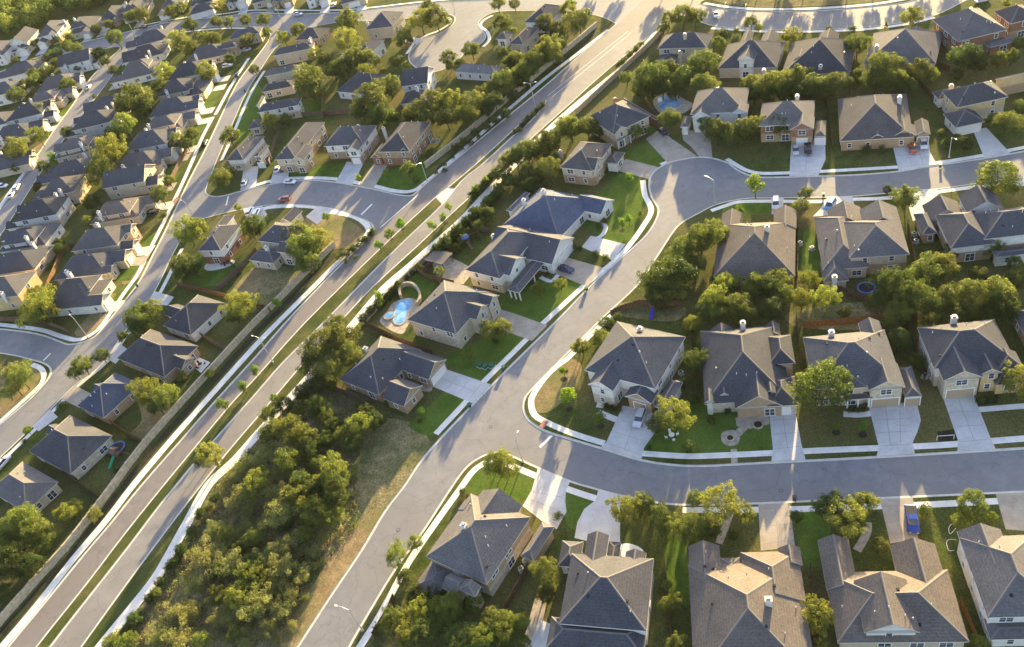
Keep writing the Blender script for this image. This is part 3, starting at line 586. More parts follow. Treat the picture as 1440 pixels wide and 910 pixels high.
def house(row, th, wall, roof, blocks, chim=(), near=True, fm='fascia', local=None, vents=5, name='house', pitch=0.62, trim=None):
    """blocks: (type, eave height, corner px, opposite corner px, [options]) or local rects"""
    if isinstance(th, tuple):
        a = W(*th[0], th[2]); b_ = W(*th[1], th[2]); th = math.atan2(b_.y-a.y, b_.x-a.x)
    else: th = math.radians(th)
    ca, sa = math.cos(th), math.sin(th)
    if local is None:
        t0 = blocks[0]; o = (W(t0[2], t0[3], t0[1])+W(t0[4], t0[5], t0[1]))/2; o.z = 0
    else: o = Vector((local[0], local[1], 0))
    root = empty(name, (o.x, o.y, 0.1), th)
    B = []; k = 0
    for t in blocks:
        ty, h = t[0], t[1]; opt = t[6] if len(t) > 6 else ''
        k += 1
        if local is None:
            P = []
            for q in ((t[2], t[3]), (t[4], t[5])):
                v = W(q[0], q[1], h)-o; P.append((v.x*ca+v.y*sa, -v.x*sa+v.y*ca))
            x0, x1 = sorted((P[0][0], P[1][0])); y0, y1 = sorted((P[0][1], P[1][1]))
        else: x0, x1, y0, y1 = t[2], t[4], t[3], t[5]
        h = h+0.013*k; p = pitch*(1+0.004*k); j = 0.017*k
        x0 -= j; x1 += j; y0 -= j; y1 += j
        w, d = x1-x0, y1-y0
        ends = (False, False)
        if ty == 'h' or ty == 's': axis = 'x' if w >= d else 'y'; p = 0.16 if ty == 's' else p
        elif ty == 'x': axis = 'x'; ends = (True, True)
        elif ty == 'y': axis = 'y'; ends = (True, True)
        elif ty in 'Ff': axis = 'y'; y1 += w/2+0.2; ends = (ty == 'F', True)
        elif ty in 'Bb': axis = 'y'; y0 -= w/2+0.2; ends = (True, ty == 'B')
        elif ty in 'Rr': axis = 'x'; x0 -= d/2+0.2; ends = (True, ty == 'R')
        elif ty in 'Ll': axis = 'x'; x1 += d/2+0.2; ends = (ty == 'L', True)
        B.append(dict(r=(x0, x1, y0, y1), h=h, axis=axis, ends=ends, p=p, ty=ty, opt=opt))
    rmb = MB(); wmb = MB(); rmn = RM[roof][0]
    trimm = trim or fm
    for b in B:
        x0, x1, y0, y1 = b['r']; h = b['h']
        roof_block(rmb, x0, x1, y0, y1, h, b['ends'], b['axis'], b['p'], rmn, trimm, near)
        wm = 'wall_'+(next((c for c in b['opt'] if c in 'wstrbgy'), wall[0]))
        wm2 = 'wall_'+(wall[1] if len(wall) > 1 and wm[-1] == wall[0] else wm[-1])
        a0, a1, c0, c1 = x0+OH, x1-OH, y0+OH, y1-OH
        b['w'] = (a0, a1, c0, c1)
        if 'p' in b['opt']:
            for X, Y in [(a0+(a1-a0)*i/2, c) for i in (0, 1, 2) for c in (c0, c1)]+[(a, c0+(c1-c0)*i/2) for i in (1,) for a in (a0, a1)]:
                pm_ = MB(); pm_.box((X, Y, (h-0.2)/2), (0.28, 0.28, h-0.2), 'fascia_white'); pm_.build('column', root)
            b['w'] = (0, -1, 0, -1); continue
        zt = h-0.19
        zm = 2.75 if zt > 4 and wm2 != wm else 0
        for (p, q) in (((a0, c0), (a1, c0)), ((a1, c0), (a1, c1)), ((a1, c1), (a0, c1)), ((a0, c1), (a0, c0))):
            if zm:
                wmb.face([(*p, 0), (*q, 0), (*q, zm), (*p, zm)], wm2); wmb.face([(*p, zm), (*q, zm), (*q, zt), (*p, zt)], wm)
            else: wmb.face([(*p, 0), (*q, 0), (*q, zt), (*p, zt)], wm)
        for i_, g in enumerate(b['ends']):
            if g:
                if b['axis'] == 'x': X = (a0, a1)[i_]; hw = (y1-y0)/2; mc = (y0+y1)/2; rz = h+b['p']*hw; tri = [(X, y0+0.1, h-0.21), (X, y1-0.1, h-0.21), (X, mc, rz-0.1)]
                else: Y = (c0, c1)[i_]; hw = (x1-x0)/2; mc = (x0+x1)/2; rz = h+b['p']*hw; tri = [(x1-0.1, Y, h-0.21), (x0+0.1, Y, h-0.21), (mc, Y, rz-0.1)]
                wmb.face(tri if i_ else tri[::-1], wm)
    wmb.build('wall', root); rmb.build('roof', root)
    def inside(x, y, z, skip):
        for i_, b in enumerate(B):
            if i_ == skip: continue
            if z < b['h']-0.1 and b['w'][0]-0.1 < x < b['w'][1]+0.1 and b['w'][2]-0.1 < y < b['w'][3]+0.1: return True
            if z < roof_z(b, x, y) and z > b['h']-0.3: return True
        return False
    camL = CP-o; cl = Vector((camL.x*ca+camL.y*sa, -camL.x*sa+camL.y*ca, camL.z))
    def put_window(kind, x, y, z, rz):
        fr = link('window', WM[kind][0], root, (x, y, z), rz)
        link('pane', WM[kind][1], fr)
    dmin = 5.5 if near else 7.5
    rs = random.Random(int(o.x*13+o.y*7)); gd = 0
    for bi, b in enumerate(B):
        a0, a1, c0, c1 = b['w']; h = b['h']
        if a1 < a0: continue
        sides = [('F', (a0+a1)/2, c0, a1-a0, 0.0, (0, -1)), ('R', a1, (c0+c1)/2, c1-c0, PI/2, (1, 0)), ('B', (a0+a1)/2, c1, a1-a0, PI, (0, 1)), ('L', a0, (c0+c1)/2, c1-c0, -PI/2, (-1, 0))]
        for sd, cx, cy, Ln, rz, nn in sides:
            if (cl.x-cx)*nn[0]+(cl.y-cy)*nn[1] <= 5: continue
            tx, ty_ = math.cos(rz), math.sin(rz)
            isg = ('G' in b['opt'] or 'g2' in b['opt'])
            front = {'F': 'F', 'f': 'F', 'B': 'B', 'b': 'B', 'R': 'R', 'r': 'R', 'L': 'L', 'l': 'L'}.get(b['ty'], 'F')
            if isg and sd == front:
                mt = 'door_tan' if 'T' in b['opt'] else 'door_white'
                if '3' in b['opt']: offs = [(-Ln/2+1.9, 2.6), (-Ln/2+4.9, 2.6)]
                else: offs = [(0, 4.8 if Ln > 5.6 else 2.6)]
                for of_, wd in offs:
                    link('garage_door', GM[(wd, mt)], root, (cx+tx*of_+nn[0]*0.02, cy+ty_*of_+nn[1]*0.02, 0.02), rz); gd += 1
                if h > 4.2: put_window('d', cx+nn[0]*0.01, cy+nn[1]*0.01, 4.1, rz)
                elif b['ends'][0] and near: pass
                continue
            if 'n' in b['opt']: continue
            for zc, lo in ((1.55, True), (4.25, False)):
                if zc+0.8 > h: continue
                nW = max(1, int(Ln/dmin*1.35)) if Ln > 2.2 else 0
                for i_ in range(nW):
                    s_ = (i_+0.5)/nW*Ln-Ln/2+rs.uniform(-0.3, 0.3)
                    if rs.random() < 0.22 and nW > 1: continue
                    x, y = cx+tx*s_, cy+ty_*s_
                    if inside(x+nn[0]*0.3, y+nn[1]*0.3, zc, bi): continue
                    if inside(x+nn[0]*0.3+tx*0.8, y+nn[1]*0.3+ty_*0.8, zc, bi) or inside(x+nn[0]*0.3-tx*0.8, y+nn[1]*0.3-ty_*0.8, zc, bi): continue
                    kd = rs.choice('ssdp') if lo and near else rs.choice('ssd')
                    if Ln < 3.6 and kd in 'dp': kd = 's'
                    put_window(kd, x+nn[0]*0.01, y+nn[1]*0.01, zc if kd != 'p' else 1.25, rz)
    for cq in chim:
        if local is None:
            v = W(cq[0], cq[1], 6.5)-o; x, y = v.x*ca+v.y*sa, -v.x*sa+v.y*ca
        else: x, y = cq[0], cq[1]
        zr = max([roof_z(b, x, y) for b in B]+[0]); top = max(zr, 4.0)+(cq[2] if len(cq) > 2 else 1.5)
        c = MB(); cm = 'wall_w' if len(cq) < 4 else 'wall_'+cq[3]
        c.box((x, y, (top+max(0, zr-1.8))/2), (1.0, 0.8, top-max(0, zr-1.8)), cm); c.box((x, y, top+0.06), (1.2, 1.0, 0.14), cm)
        ch = c.build('chimney', root)
        c = MB(); c.box((x, y, top+0.3), (0.55, 0.45, 0.32), 'dark'); c.box((x, y, top+0.49), (0.7, 0.6, 0.06), 'metal_pale'); c.build('chimney_cap', ch)
    if vents:
        b = max(B, key=lambda q: (q['r'][1]-q['r'][0])*(q['r'][3]-q['r'][2])); x0, x1, y0, y1 = b['r']
        for i_ in range(vents):
            x = rs.uniform(x0+1.2, x1-1.2); y = rs.uniform(y0+1.2, y1-1.2); z = max(roof_z(q, x, y) for q in B)
            link('roof_vent', rs.choice((VENT_A, VENT_B, VENT_C, VENT_A)), root, (x, y, z), 0)
    root['category'] = 'house'
    B0 = B[0]
    px = PX(Vector((o.x, o.y, 3)))
    HOUSES.append(dict(o=root, row=row, px=px, wall=WN[wall[0]], roof=RM[roof][1], p=o.copy(), tall=B0['h'] > 4.2, chim=len(chim)))
    return root, B, th

# bottom row
house('bot', -43, 'ts', 'w', [('h', 5.2, 599, 783, 746, 728), ('B', 5.2, 679, 690, 728, 722, 's'), ('B', 5.15, 655, 703, 672, 714, 's'), ('f', 5.1, 646, 829, 668, 838, 's'), ('h', 3.2, 733, 782, 779, 742, 'n'), ('R', 4.4, 640, 835, 648, 812, 'n'), ('s', 2.8, 584, 824, 640, 800, 'np')], [(658, 752, 0.9)], vents=7)
house('bot', -23, 'wb', 's', [('h', 5.5, 804, 779, 909, 888), ('h', 3.1, 776, 868, 905, 925), ('B', 5.4, 827, 752, 852, 785, 's'), ('h', 3.2, 785, 796, 820, 763), ('B', 4.8, 881, 777, 905, 808), ('s', 3.3, 857, 763, 869, 792, 'np')], [], vents=6, fm='fascia_white')
house('bot', -17, 't', 'b', [('h', 3.2, 968, 795, 1150, 960), ('B', 3.3, 968, 769, 1014, 800), ('b', 3.25, 1042, 778, 1127, 808), ('B', 3.3, 1094, 772, 1126, 780), ('s', 3.0, 1014, 786, 1042, 806, 'n')], [(1081, 852, 1.6)], vents=11)
house('bot', -17, 'bt', 'b', [('h', 3.2, 1160, 806, 1363, 903), ('B', 3.3, 1150, 760, 1203, 808), ('B', 3.25, 1252, 768, 1328, 812), ('F', 5.4, 1216, 890, 1283, 850, 'w')], [], vents=9)
house('bot', -16, 'w', 'w', [('h', 5.6, 1350, 757, 1500, 866), ('B', 5.5, 1346, 748, 1418, 775), ('s', 3.0, 1393, 900, 1500, 868)], [], vents=6, fm='fascia_white')
# middle row
house('mid', -42, 'ws', 's', [('h', 5.8, 822, 521, 964, 474), ('F', 5.75, 827, 541, 886, 512, 'w'), ('F', 3.6, 880, 556, 916, 568, 'tGT'), ('h', 3.2, 921, 572, 960, 538)], [(902, 474, 1.0)], vents=6, fm='fascia_white')
house('mid', -18, 's', 's', [('h', 3.3, 985, 466, 1112, 562), ('h', 4.8, 1076, 474, 1118, 511), ('F', 3.3, 1034, 575, 1100, 556, 't'), ('h', 3.2, 1080, 572, 1117, 530, 'G'), ('F', 4.5, 1013, 556, 1024, 551, 'w'), ('F', 5.0, 1077, 553, 1090, 547, 'w'), ('B', 3.4, 1000, 464, 1030, 468), ('B', 3.5, 1078, 458, 1096, 464), ('F', 4.2, 992, 566, 1003, 556, 'w')], [(1045, 460, 2.2)], vents=6, pitch=0.7)
house('mid', -16, 'b', 's', [('h', 5.5, 1129, 475, 1269, 538), ('F', 5.45, 1222, 549, 1268, 530, 'sGT'), ('h', 3.1, 1260, 518, 1296, 557, 'GT'), ('B', 5.4, 1207, 455, 1242, 470), ('f', 5.3, 1178, 548, 1216, 538), ('s', 2.9, 1190, 563, 1221, 545, 'np')], [(1169, 474, 1.3)], vents=7)
house('mid', -15, 'wb', 's', [('h', 5.5, 1290, 461, 1428, 508), ('F', 5.45, 1327, 536, 1375, 515, 'sGT'), ('F', 5.4, 1379, 527, 1402, 510, 'y'), ('f', 5.35, 1404, 520, 1434, 508), ('h', 3.0, 1400, 542, 1440, 520, 'y')], [(1341, 452, 1.8)], vents=7)
house('mid', -15, 't', 's', [('h', 3.3, 1422, 437, 1500, 490), ], [], vents=3)
# upper row with backs to the camera
house('upp', -25, 't', 'b', [('h', 3.2, 1003, 390, 1119, 312), ('B', 3.2, 1014, 318, 1044, 300), ('B', 3.25, 1088, 312, 1120, 296)], [(1079, 328, 1.2)], vents=8)
house('upp', -20, 'bt', 'w', [('h', 5.4, 1184, 313, 1279, 358), ('h', 3.3, 1145, 307, 1222, 376), ('f', 2.9, 1158, 397, 1190, 378, 's'), ('B', 3.3, 1165, 305, 1209, 292, 't'), ('B', 5.3, 1211, 305, 1260, 292)], [(1174, 380, 0.5)], vents=7)
house('upp', -16, 'wt', 's', [('h', 5.5, 1384, 337, 1465, 288), ('h', 4.6, 1315, 303, 1400, 343), ('B', 5.4, 1352, 285, 1398, 270), ('h', 3.0, 1285, 302, 1318, 328, 't'), ('B', 3.1, 1300, 296, 1345, 284), ('s', 3.0, 1400, 362, 1470, 345)], [], vents=8)
# houses beside the main street, fronts to the right
house('cen', -45, 't', 's', [('h', 3.2, 477, 534, 592, 492), ('R', 3.2, 568, 572, 582, 538, ''), ('R', 3.25, 603, 534, 601, 497, 'G')], [(512, 486, 1.3)], vents=5, pitch=0.66)
house('cen', -44, 's', 's', [('h', 5.5, 573, 450, 692, 412), ('R', 5.4, 670, 450, 676, 425, 's'), ('R', 5.35, 688, 432, 688, 412, 's')], [], vents=5)
house('cen', -44, 'wb', 's', [('h', 5.5, 703, 392, 711, 319), ('R', 5.3, 717, 388, 722, 358, 'w'), ('R', 3.7, 776, 372, 745, 322, 'wG'), ('s', 3.0, 730, 412, 756, 358, 'wnp')], [(693, 328, 1.6)], vents=4, fm='fascia_white')
house('cen', -47, 'w', 'u', [('h', 3.3, 707, 317, 838, 281), ('R', 3.3, 845, 302, 842, 277), ('h', 3.25, 712, 296, 745, 272)], [(737, 283, 2.0), (767, 280, 1.2)], vents=4, fm='fascia_white', pitch=0.6)
house('cen', -40, 'st', 'w', [('h', 5.5, 787, 236, 861, 203), ('R', 5.4, 836, 240, 842, 222, 's'), ('h', 3.1, 852, 229, 879, 215, 'sG')], [(787, 208, 1.2, 's')], vents=4)
house('cen', ((862, 188.5), (906.5, 167), 5.5), 'bt', 's', [('h', 5.5, 862, 188.5, 877, 141), ('F', 5.4, 864, 190, 884, 180, 'b'), ('h', 3.2, 927, 167, 874, 140, 'r'), ('s', 3.0, 868, 199, 886, 188, 'np')], [(864, 133, 0.8, 'r')], vents=5)
# houses above the upper right street
house('nor', -28, 'w', 'w', [('h', 5.6, 971, 161, 1054, 124), ('F', 5.5, 973, 165, 1000, 158), ('F', 5.45, 1028, 160, 1052, 154), ('h', 3.0, 957, 179, 972, 164)], [(1009, 122, 1.6)], vents=3, fm='fascia_white')
house('nor', -27, 'rt', 'w', [('h', 5.5, 1067, 178, 1146, 142), ('F', 5.4, 1111, 183, 1145, 174, 'rG'), ('h', 3.0, 1147, 171, 1161, 192, 'rG')], [(1121, 142, 1.6)], vents=4)
house('nor', -25, 'ts', 'w', [('h', 3.3, 1178, 140, 1284, 193), ('F', 3.3, 1254, 193, 1288, 186, 'tGT'), ('F', 3.25, 1289, 190, 1306, 176, 'tGT'), ('F', 3.2, 1222, 196, 1245, 190, 'w')], [(1265, 138, 1.8)], vents=6)
house('nor', ((1346, 153), (1429, 135), 5.5), 'ys', 's', [('h', 5.5, 1346, 152, 1394, 114), ('h', 3.0, 1344, 180, 1366, 152, 'wG'), ('h', 3.0, 1320, 140, 1350, 122, 'w')], [(1338, 118, 1.8, 's')], vents=5)
house('nor', ((1346, 153), (1429, 135), 5.5), 'yt', 's', [('h', 5.5, 1400, 112, 1470, 96)], [], vents=2)
# top right row, backs to the camera
house('top', -34, 'b', 's', [('h', 5.5, 924, 69, 1003, 48), ('s', 3.0, 924, 86, 958, 71)], [(964, 58, 1.4, 's'), (956, 74, 2.5, 's')], vents=3)
house('top', -33, 'bw', 's', [('h', 3.6, 1009, 97, 1104, 60), ('F', 6.5, 1037, 85, 1064, 75, 'w'), ('B', 3.6, 1042, 58, 1060, 46), ('B', 3.55, 1070, 58, 1096, 48)], [(1074, 92, 0.8)], vents=2)
house('top', -33, 'b', 's', [('h', 3.6, 1114, 60, 1195, 103), ('B', 3.6, 1150, 60, 1180, 47), ('F', 5.6, 1117, 84, 1134, 77, 'w')], [(1154, 88, 0.8)], vents=4)
house('top', -36, 'b', 'w', [('h', 3.6, 1229, 47, 1316, 90), ('B', 3.55, 1275, 52, 1300, 42)], [(1233, 66, 1.2, 's')], vents=3)
house('top', ((1339, 60), (1418, 41), 5.5), 'rt', 'w', [('h', 5.6, 1311, 28, 1417, 42), ('s', 3.0, 1392, 67, 1424, 50)], [(1366, 6, 0.8)], vents=6)
house('top', ((1339, 60), (1418, 41), 5.5), 'rt', 'w', [('h', 5.6, 1398, 17, 1462, 24)], [], vents=2)
# houses between the left street and the boulevard
house('low', -43, 'b', 'w', [('h', 3.1, -14, 690, 82, 678)], [], vents=3)
house('low', -43, 's', 's', [('h', 3.1, 41, 635, 158, 613), ('L', 3.1, 66, 610, 80, 596)], [], vents=3, pitch=0.66)
house('low', -43, 't', 'u', [('h', 3.1, 109, 571, 199, 540), ('L', 3.1, 129, 553, 146, 538)], [], vents=4, pitch=0.66)
house('low', -43, 't', 's', [('h', 3.1, 165, 504, 279, 487), ('R', 3.1, 256, 520, 256, 497)], [], vents=4, pitch=0.66)
house('low', -43, 'w', 's', [('h', 3.1, 229, 458, 318, 427), ('L', 3.05, 240, 446, 250, 428)], [], vents=3, fm='fascia_white')
house('low', -26, 'wr', 's', [('h', 5.5, 278, 353, 339, 316), ('b', 3.6, 300, 322, 330, 303)], [], vents=3, fm='fascia_white')
house('low', -36, 's', 's', [('h', 5.0, 362, 339, 438, 318), ('h', 3.1, 350, 366, 400, 354), ('R', 4.9, 410, 357, 415, 340), ('B', 3.2, 400, 305, 425, 297)], [(373, 346, 1.3)], vents=4, fm='fascia_white')
# houses above the cross street
house('crs', -28, 'wb', 's', [('h', 4.6, 318, 226, 372, 192), ('F', 4.6, 360, 222, 377, 207, 'wG')], [], vents=3)
house('crs', -27, 'st', 's', [('h', 5.5, 386, 225, 457, 172), ('F', 5.4, 410, 226, 436, 214, 's')], [], vents=4)
house('crs', -27, 'wt', 's', [('h', 5.5, 455, 206, 530, 177), ('F', 5.4, 486, 213, 508, 207, 'wG')], [(502, 173, 1.2)], vents=3)
house('crs', -30, 'tr', 's', [('h', 5.5, 532, 214, 606, 172), ('F', 3.2, 521, 222, 543, 212, 'r'), ('F', 5.4, 562, 213, 580, 204, 's')], [(537, 175, 1.0)], vents=4)
house('cul', -42, 'w', 's', [('h', 3.2, 473, 129, 562, 107), ('F', 4.6, 510, 127, 522, 118, 'w')], [], vents=3, fm='fascia_white')
house('cul', -20, 'w', 's', [('x', 5.5, 564, 122, 611, 96), ('h', 3.1, 563, 147, 607, 126)], [(586, 124, 1.2)], vents=2, fm='fascia_white')
house('cul', -42, 'w', 'l', [('h', 3.2, 638, 101, 707, 94)], [], vents=3)
house('cul', -35, 'w', 's', [('h', 5, 500, 76, 541, 56)], [(482, 74, 1.4)], vents=1)
house('cul', -25, 'b', 's', [('h', 5, 514, 42, 568, 17), ('F', 3, 548, 40, 566, 30, 's')], [(517, 33, 1.4)], vents=1)
house('cul', -30, 't', 's', [('h', 3.4, 415, 57, 464, 40)], [(435, 50, 1.2)], vents=1)
house('cul', -40, 'b', 's', [('h', 4.5, 716, 62, 758, 40)], [], vents=1)
house('cul', -40, 'w', 's', [('h', 4.5, 737, 32, 795, 9)], [], vents=1)
house('cul', -40, 'w', 'w', [('h', 3.4, 697, 55, 722, 46)], [], vents=1)
house('eas', 76, 'b', 's', [('h', 5, 384, 79, 443, 60)], [(436, 58, 1.2)], vents=2)
house('eas', 76, 'b', 'w', [('h', 5, 372, 108, 424, 91)], [], vents=2)
house('eas', 76, 'b', 's', [('h', 3.4, 368, 130, 416, 113)], [], vents=2)
house('eas', 76, 'wb', 's', [('h', 5.2, 362, 159, 424, 138), ('L', 5.1, 360, 150, 372, 138)], [], vents=2, fm='fascia_white')
house('eas', 76, 'b', 's', [('h', 3.2, 349, 182, 372, 168)], [], vents=1)
house('eas', -12, 'b', 's', [('h', 4.5, 322, 56, 370, 38)], [], vents=1)
house('eas', -12, 't', 's', [('h', 4.5, 283, 76, 336, 60)], [], vents=1)

def arch(row, x, y, phi, kind, roof, wall, flip=1, dl=7.5, ch=True, sc=1.17):
    p = W(x, y, 4.0); th = math.radians(phi+90)
    f = flip; S = sc
    def b(t, h, x0, y0, x1, y1, o='', S=S):
        x0, x1 = (x0, x1) if f > 0 else (-x1, -x0)
        t = {'L': 'R', 'R': 'L'}.get(t, t) if f < 0 else t
        return (t, h, x0*S, y0*S, x1*S, y1*S, o)
    if kind == 0: bl = [b('h', 5.3, -5, -6.5, 5, 8), b('F', 3.1, 0.6, -10, 4.9, -6.5, 'G'), b('F', 5.2, -4.6, -7.8, -0.6, -6.5)]
    elif kind == 1: bl = [b('h', 3.2, -5.2, -7, 5.2, 9), b('F', 3.2, -0.4, -10, 5.0, -7, 'G'), b('F', 3.1, -4.8, -8.2, -1.4, -7)]
    elif kind == 2: bl = [b('h', 5.2, -5, -4, 5, 8), b('h', 3.1, -5.3, -9, 5.3, -2, 'G'), b('F', 5.1, -3.5, -5.2, 0, -4)]
    elif kind == 3: bl = [b('y', 5.2, -4.8, -6.5, 4.8, 7.5), b('F', 3.1, -0.6, -10, 4.6, -6.5, 'G'), b('s', 3.0, -4.6, -8.5, -0.8, -6.2)]
    elif kind == 4: bl = [b('h', 3.2, -5.4, -7, 5.4, 8.5), b('h', 5.2, -5.1, -5, 1.5, 6), b('F', 3.1, 0.5, -9.5, 5.2, -7, 'G')]
    chs = [((-5.3 if f > 0 else 5.3)*S*0.93, 4*S, 1.6)] if ch else []
    house(row, phi+90, wall, roof, bl, chs, near=False, local=(p.x, p.y), vents=2, fm='fascia')
    ca, sa = math.cos(th), math.sin(th)
    xa, xb = (0.9, 4.6) if f > 0 else (-4.6, -0.9)
    wpoly(random.choice(['lawn', 'lawn', 'verge']), [(p.x+x_*ca-y_*sa, p.y+x_*sa+y_*ca) for x_, y_ in ((-5.6*S, -8.2*S), (5.6*S, -8.2*S), (5.6*S, -9*S-dl+1.2), (-5.6*S, -9*S-dl+1.2))])
    add_auto_drive(p, th, xa*S, xb*S, -9*S, -9*S-dl, random.choice(['drive', 'drive', 'drive_t']))
WR = [(110, 411, -19, 4, 'w', 'wt'), (128, 369, -17, 1, 's', 'b'), (150, 338, -16, 0, 'w', 'bt'), (172, 292, -14, 4, 'b', 'bt'), (186, 252, -14, 3, 's', 'b'), (200, 224, -14, 1, 'w', 'b'), (218, 200, -14, 0, 's', 'wb'), (236, 172, -13, 4, 'w', 'b'), (247, 147, -13, 1, 's', 'w'), (259, 125, -13, 2, 's', 'b'), (272, 103, -13, 0, 's', 'wb'), (296, 72, -13, 1, 's', 'bt')]
for i_, (x, y, ph, k, r, w_) in enumerate(WR): arch('wes', x, y, ph, k, r, w_, 1 if i_ % 2 else -1, dl=5.5)
ER = [(203, 73, 172, 1, 's', 'w'), (192, 99, 172, 4, 'w', 'wb'), (152, 145, 172, 1, 's', 'w'), (134, 173, 172, 0, 's', 'g'), (110, 204, 172, 4, 'w', 'b'), (98, 237, 172, 1, 's', 'b'), (82, 268, 170, 2, 'w', 'b'), (58, 299, 168, 0, 's', 'wb'), (38, 332, 166, 4, 's', 'wt'), (20, 366, 165, 1, 's', 'bt'), (6, 408, 164, 0, 'w', 'y'), (212, 52, 172, 1, 's', 'w')]
for i_, (x, y, ph, k, r, w_) in enumerate(ER): arch('fae', x, y, ph, k, r, w_, 1 if i_ % 2 else -1, dl=3.5)
FR = [(112, 86, -7, 3, 's', 'w'), (84, 114, -7, 1, 'w', 'w'), (68, 137, -7, 4, 'w', 'b'), (46, 160, -8, 0, 's', 'wb'), (24, 184, -8, 1, 's', 'b'), (10, 226, -9, 1, 's', 'b')]
for i_, (x, y, ph, k, r, w_) in enumerate(FR): arch('faw', x, y, ph, k, r, w_, -1 if i_ % 2 else 1, dl=6)
for i_, (x, y, ph, k, r, w_) in enumerate([(30, 96, 172, 1, 's', 'w'), (6, 130, 172, 2, 's', 'w'), (-8, 175, 172, 0, 's', 'w')]): arch('faf', x, y, ph, k, r, w_, 1, dl=3, ch=False)
TR = [(2, 74, 0, 's', 'w'), (34, 58, 3, 's', 'w'), (75, 45, 0, 's', 'wy'), (119, 35, 4, 's', 'g'), (158, 20, 1, 's', 't'), (192, 12, 4, 's', 'b'), (242, 4, 1, 's', 'b'), (287, 4, 2, 's', 'wt')]
for i_, (x, y, k, r, w_) in enumerate(TR): arch('tpl', x, y, -98+i_*0.5, k, r, w_, 1 if i_ % 2 else -1, dl=8, sc=1.2)
for i_, x in enumerate((335, 372, 398, 447, 497)): arch('tpl', x, -8-i_*1, -95, (1, 4, 1, 0, 2)[i_], 's', ('w', 'b', 't', 'w', 'b')[i_], 1, dl=10, sc=1.15)

ROWS = {  # phrase, ordering key, ordering words
 'bot': ('the bottom edge row', 0, 'from left'), 'mid': ('the row above the lower street', 0, 'from left'), 'upp': ('the row below the upper street', 0, 'from left'),
 'cen': ('the main street row', 1, 'from bottom'), 'nor': ('the row above the upper street', 0, 'from left'), 'top': ('the top right road row', 0, 'from left'),
 'low': ('the row left of the boulevard', 1, 'from bottom'), 'crs': ('the row above the cross street', 0, 'from left'), 'cul': ('the cul-de-sac block', 0, 'from left'),
 'eas': ('the column right of left street', 1, 'from bottom'), 'wes': ('the column left of left street', 1, 'from bottom'), 'fae': ('the right column of far left street', 1, 'from bottom'),
 'faw': ('the left column of far left street', 1, 'from bottom'), 'faf': ('the left edge column', 1, 'from bottom'), 'tpl': ('the top left row', 0, 'from left')}
SH = dict(bot='bottom row', mid='lower street row', upp='upper backing row', cen='main street row', nor='upper street row', top='top right row', low='boulevard row', crs='cross street row', cul='cul-de-sac block', eas='left street right column', wes='left street left column', fae='far left street right column', faw='far left street left column', faf='left edge column', tpl='top left row')
for rk, (ph, ax, wd) in ROWS.items():
    L = [h for h in HOUSES if h['row'] == rk]
    L.sort(key=lambda h: h['px'][0] if ax == 0 else -h['px'][1])
    for i_, h in enumerate(L):
        h['short'] = f"{ORD[i_]} house {wd}, {SH[rk]}"
        h['o']['label'] = f"{h['wall']} {h['roof']}-roofed house, {ORD[i_]} {wd} in {ph}"
        h['o']['group'] = 'houses in '+ph

build_ground()

# ------------------------------------------------------------------ trees
def leaf_crown(seed, nclump, nleaf, cr, squash, lumpy, leaf, mat, hollow=0.55, shape='round'):
    r = random.Random(seed); V = []; Fc = []
    cl = []
    for i in range(nclump):
        for _ in range(40):
            u = Vector((r.gauss(0, 1), r.gauss(0, 1), r.gauss(0, 1))).normalized()
            rad = hollow+(1-hollow)*r.random()**0.7
            k = 1+lumpy*math.sin(3*u.x+seed)*math.cos(2.3*u.y+seed*2)+lumpy*0.7*math.sin(4*u.z+seed*3+2*u.x)
            p = Vector((u.x*rad*k, u.y*rad*k, u.z*rad*squash*k))
            if shape == 'cone': p = Vector((u.x*rad*(0.62-0.5*u.z*squash), u.y*rad*(0.62-0.5*u.z*squash), u.z*rad*squash))
            if p.z < -0.62*squash: continue
            break
        q = cr*r.uniform(0.65, 1.25)
        cl.append((p*(1-q*0.75), q))
    for p, q in cl:
        for j in range(nleaf):
            u = Vector((r.gauss(0, 1), r.gauss(0, 1), r.gauss(0, 1)*0.9+0.15)).normalized()
            d = q*(0.72+0.36*r.random()); c = p+u*d
            nn = (u+Vector((r.gauss(0, .45), r.gauss(0, .45), r.gauss(0, .45)))).normalized()
            t = nn.cross(Vector((r.gauss(0, 1), r.gauss(0, 1), r.gauss(0, 1)))).normalized(); b2 = nn.cross(t)
            s = leaf*r.uniform(0.6, 1.3); i = len(V)
            V += [tuple(c-t*s), tuple(c+b2*s*0.75), tuple(c+t*s), tuple(c-b2*s*0.75)]; Fc.append((i, i+1, i+2, i+3))
    me = bpy.data.meshes.new('crown'); me.from_pydata(V, [], Fc); me.materials.append(MATS[mat]); me.update()
    return me
def trunk_mesh(seed, r0, h, spread, limbs):
    r = random.Random(seed); mb = MB()
    x = y = 0; z = -0.15; pr = r0
    top = Vector((r.uniform(-.1, .1), r.uniform(-.1, .1), h*0.55))
    mb.tube((0, 0, z), tuple(top), r0, r0*0.7, 'bark', 8, False)
    for i in range(limbs):
        a = 2*PI*i/limbs+r.uniform(-.4, .4)
        m1 = top+Vector((math.cos(a)*spread*0.35, math.sin(a)*spread*0.35, h*0.3)); m2 = m1+Vector((math.cos(a+r.uniform(-.4, .4))*spread*0.35, math.sin(a)*spread*0.35, h*0.35))
        mb.tube(tuple(top-Vector((0, 0, .02))), tuple(m1), r0*0.5, r0*0.32, 'bark', 6, False); mb.tube(tuple(m1), tuple(m2), r0*0.32, r0*0.1, 'bark', 5, False)
    return mb.mesh('trunk')
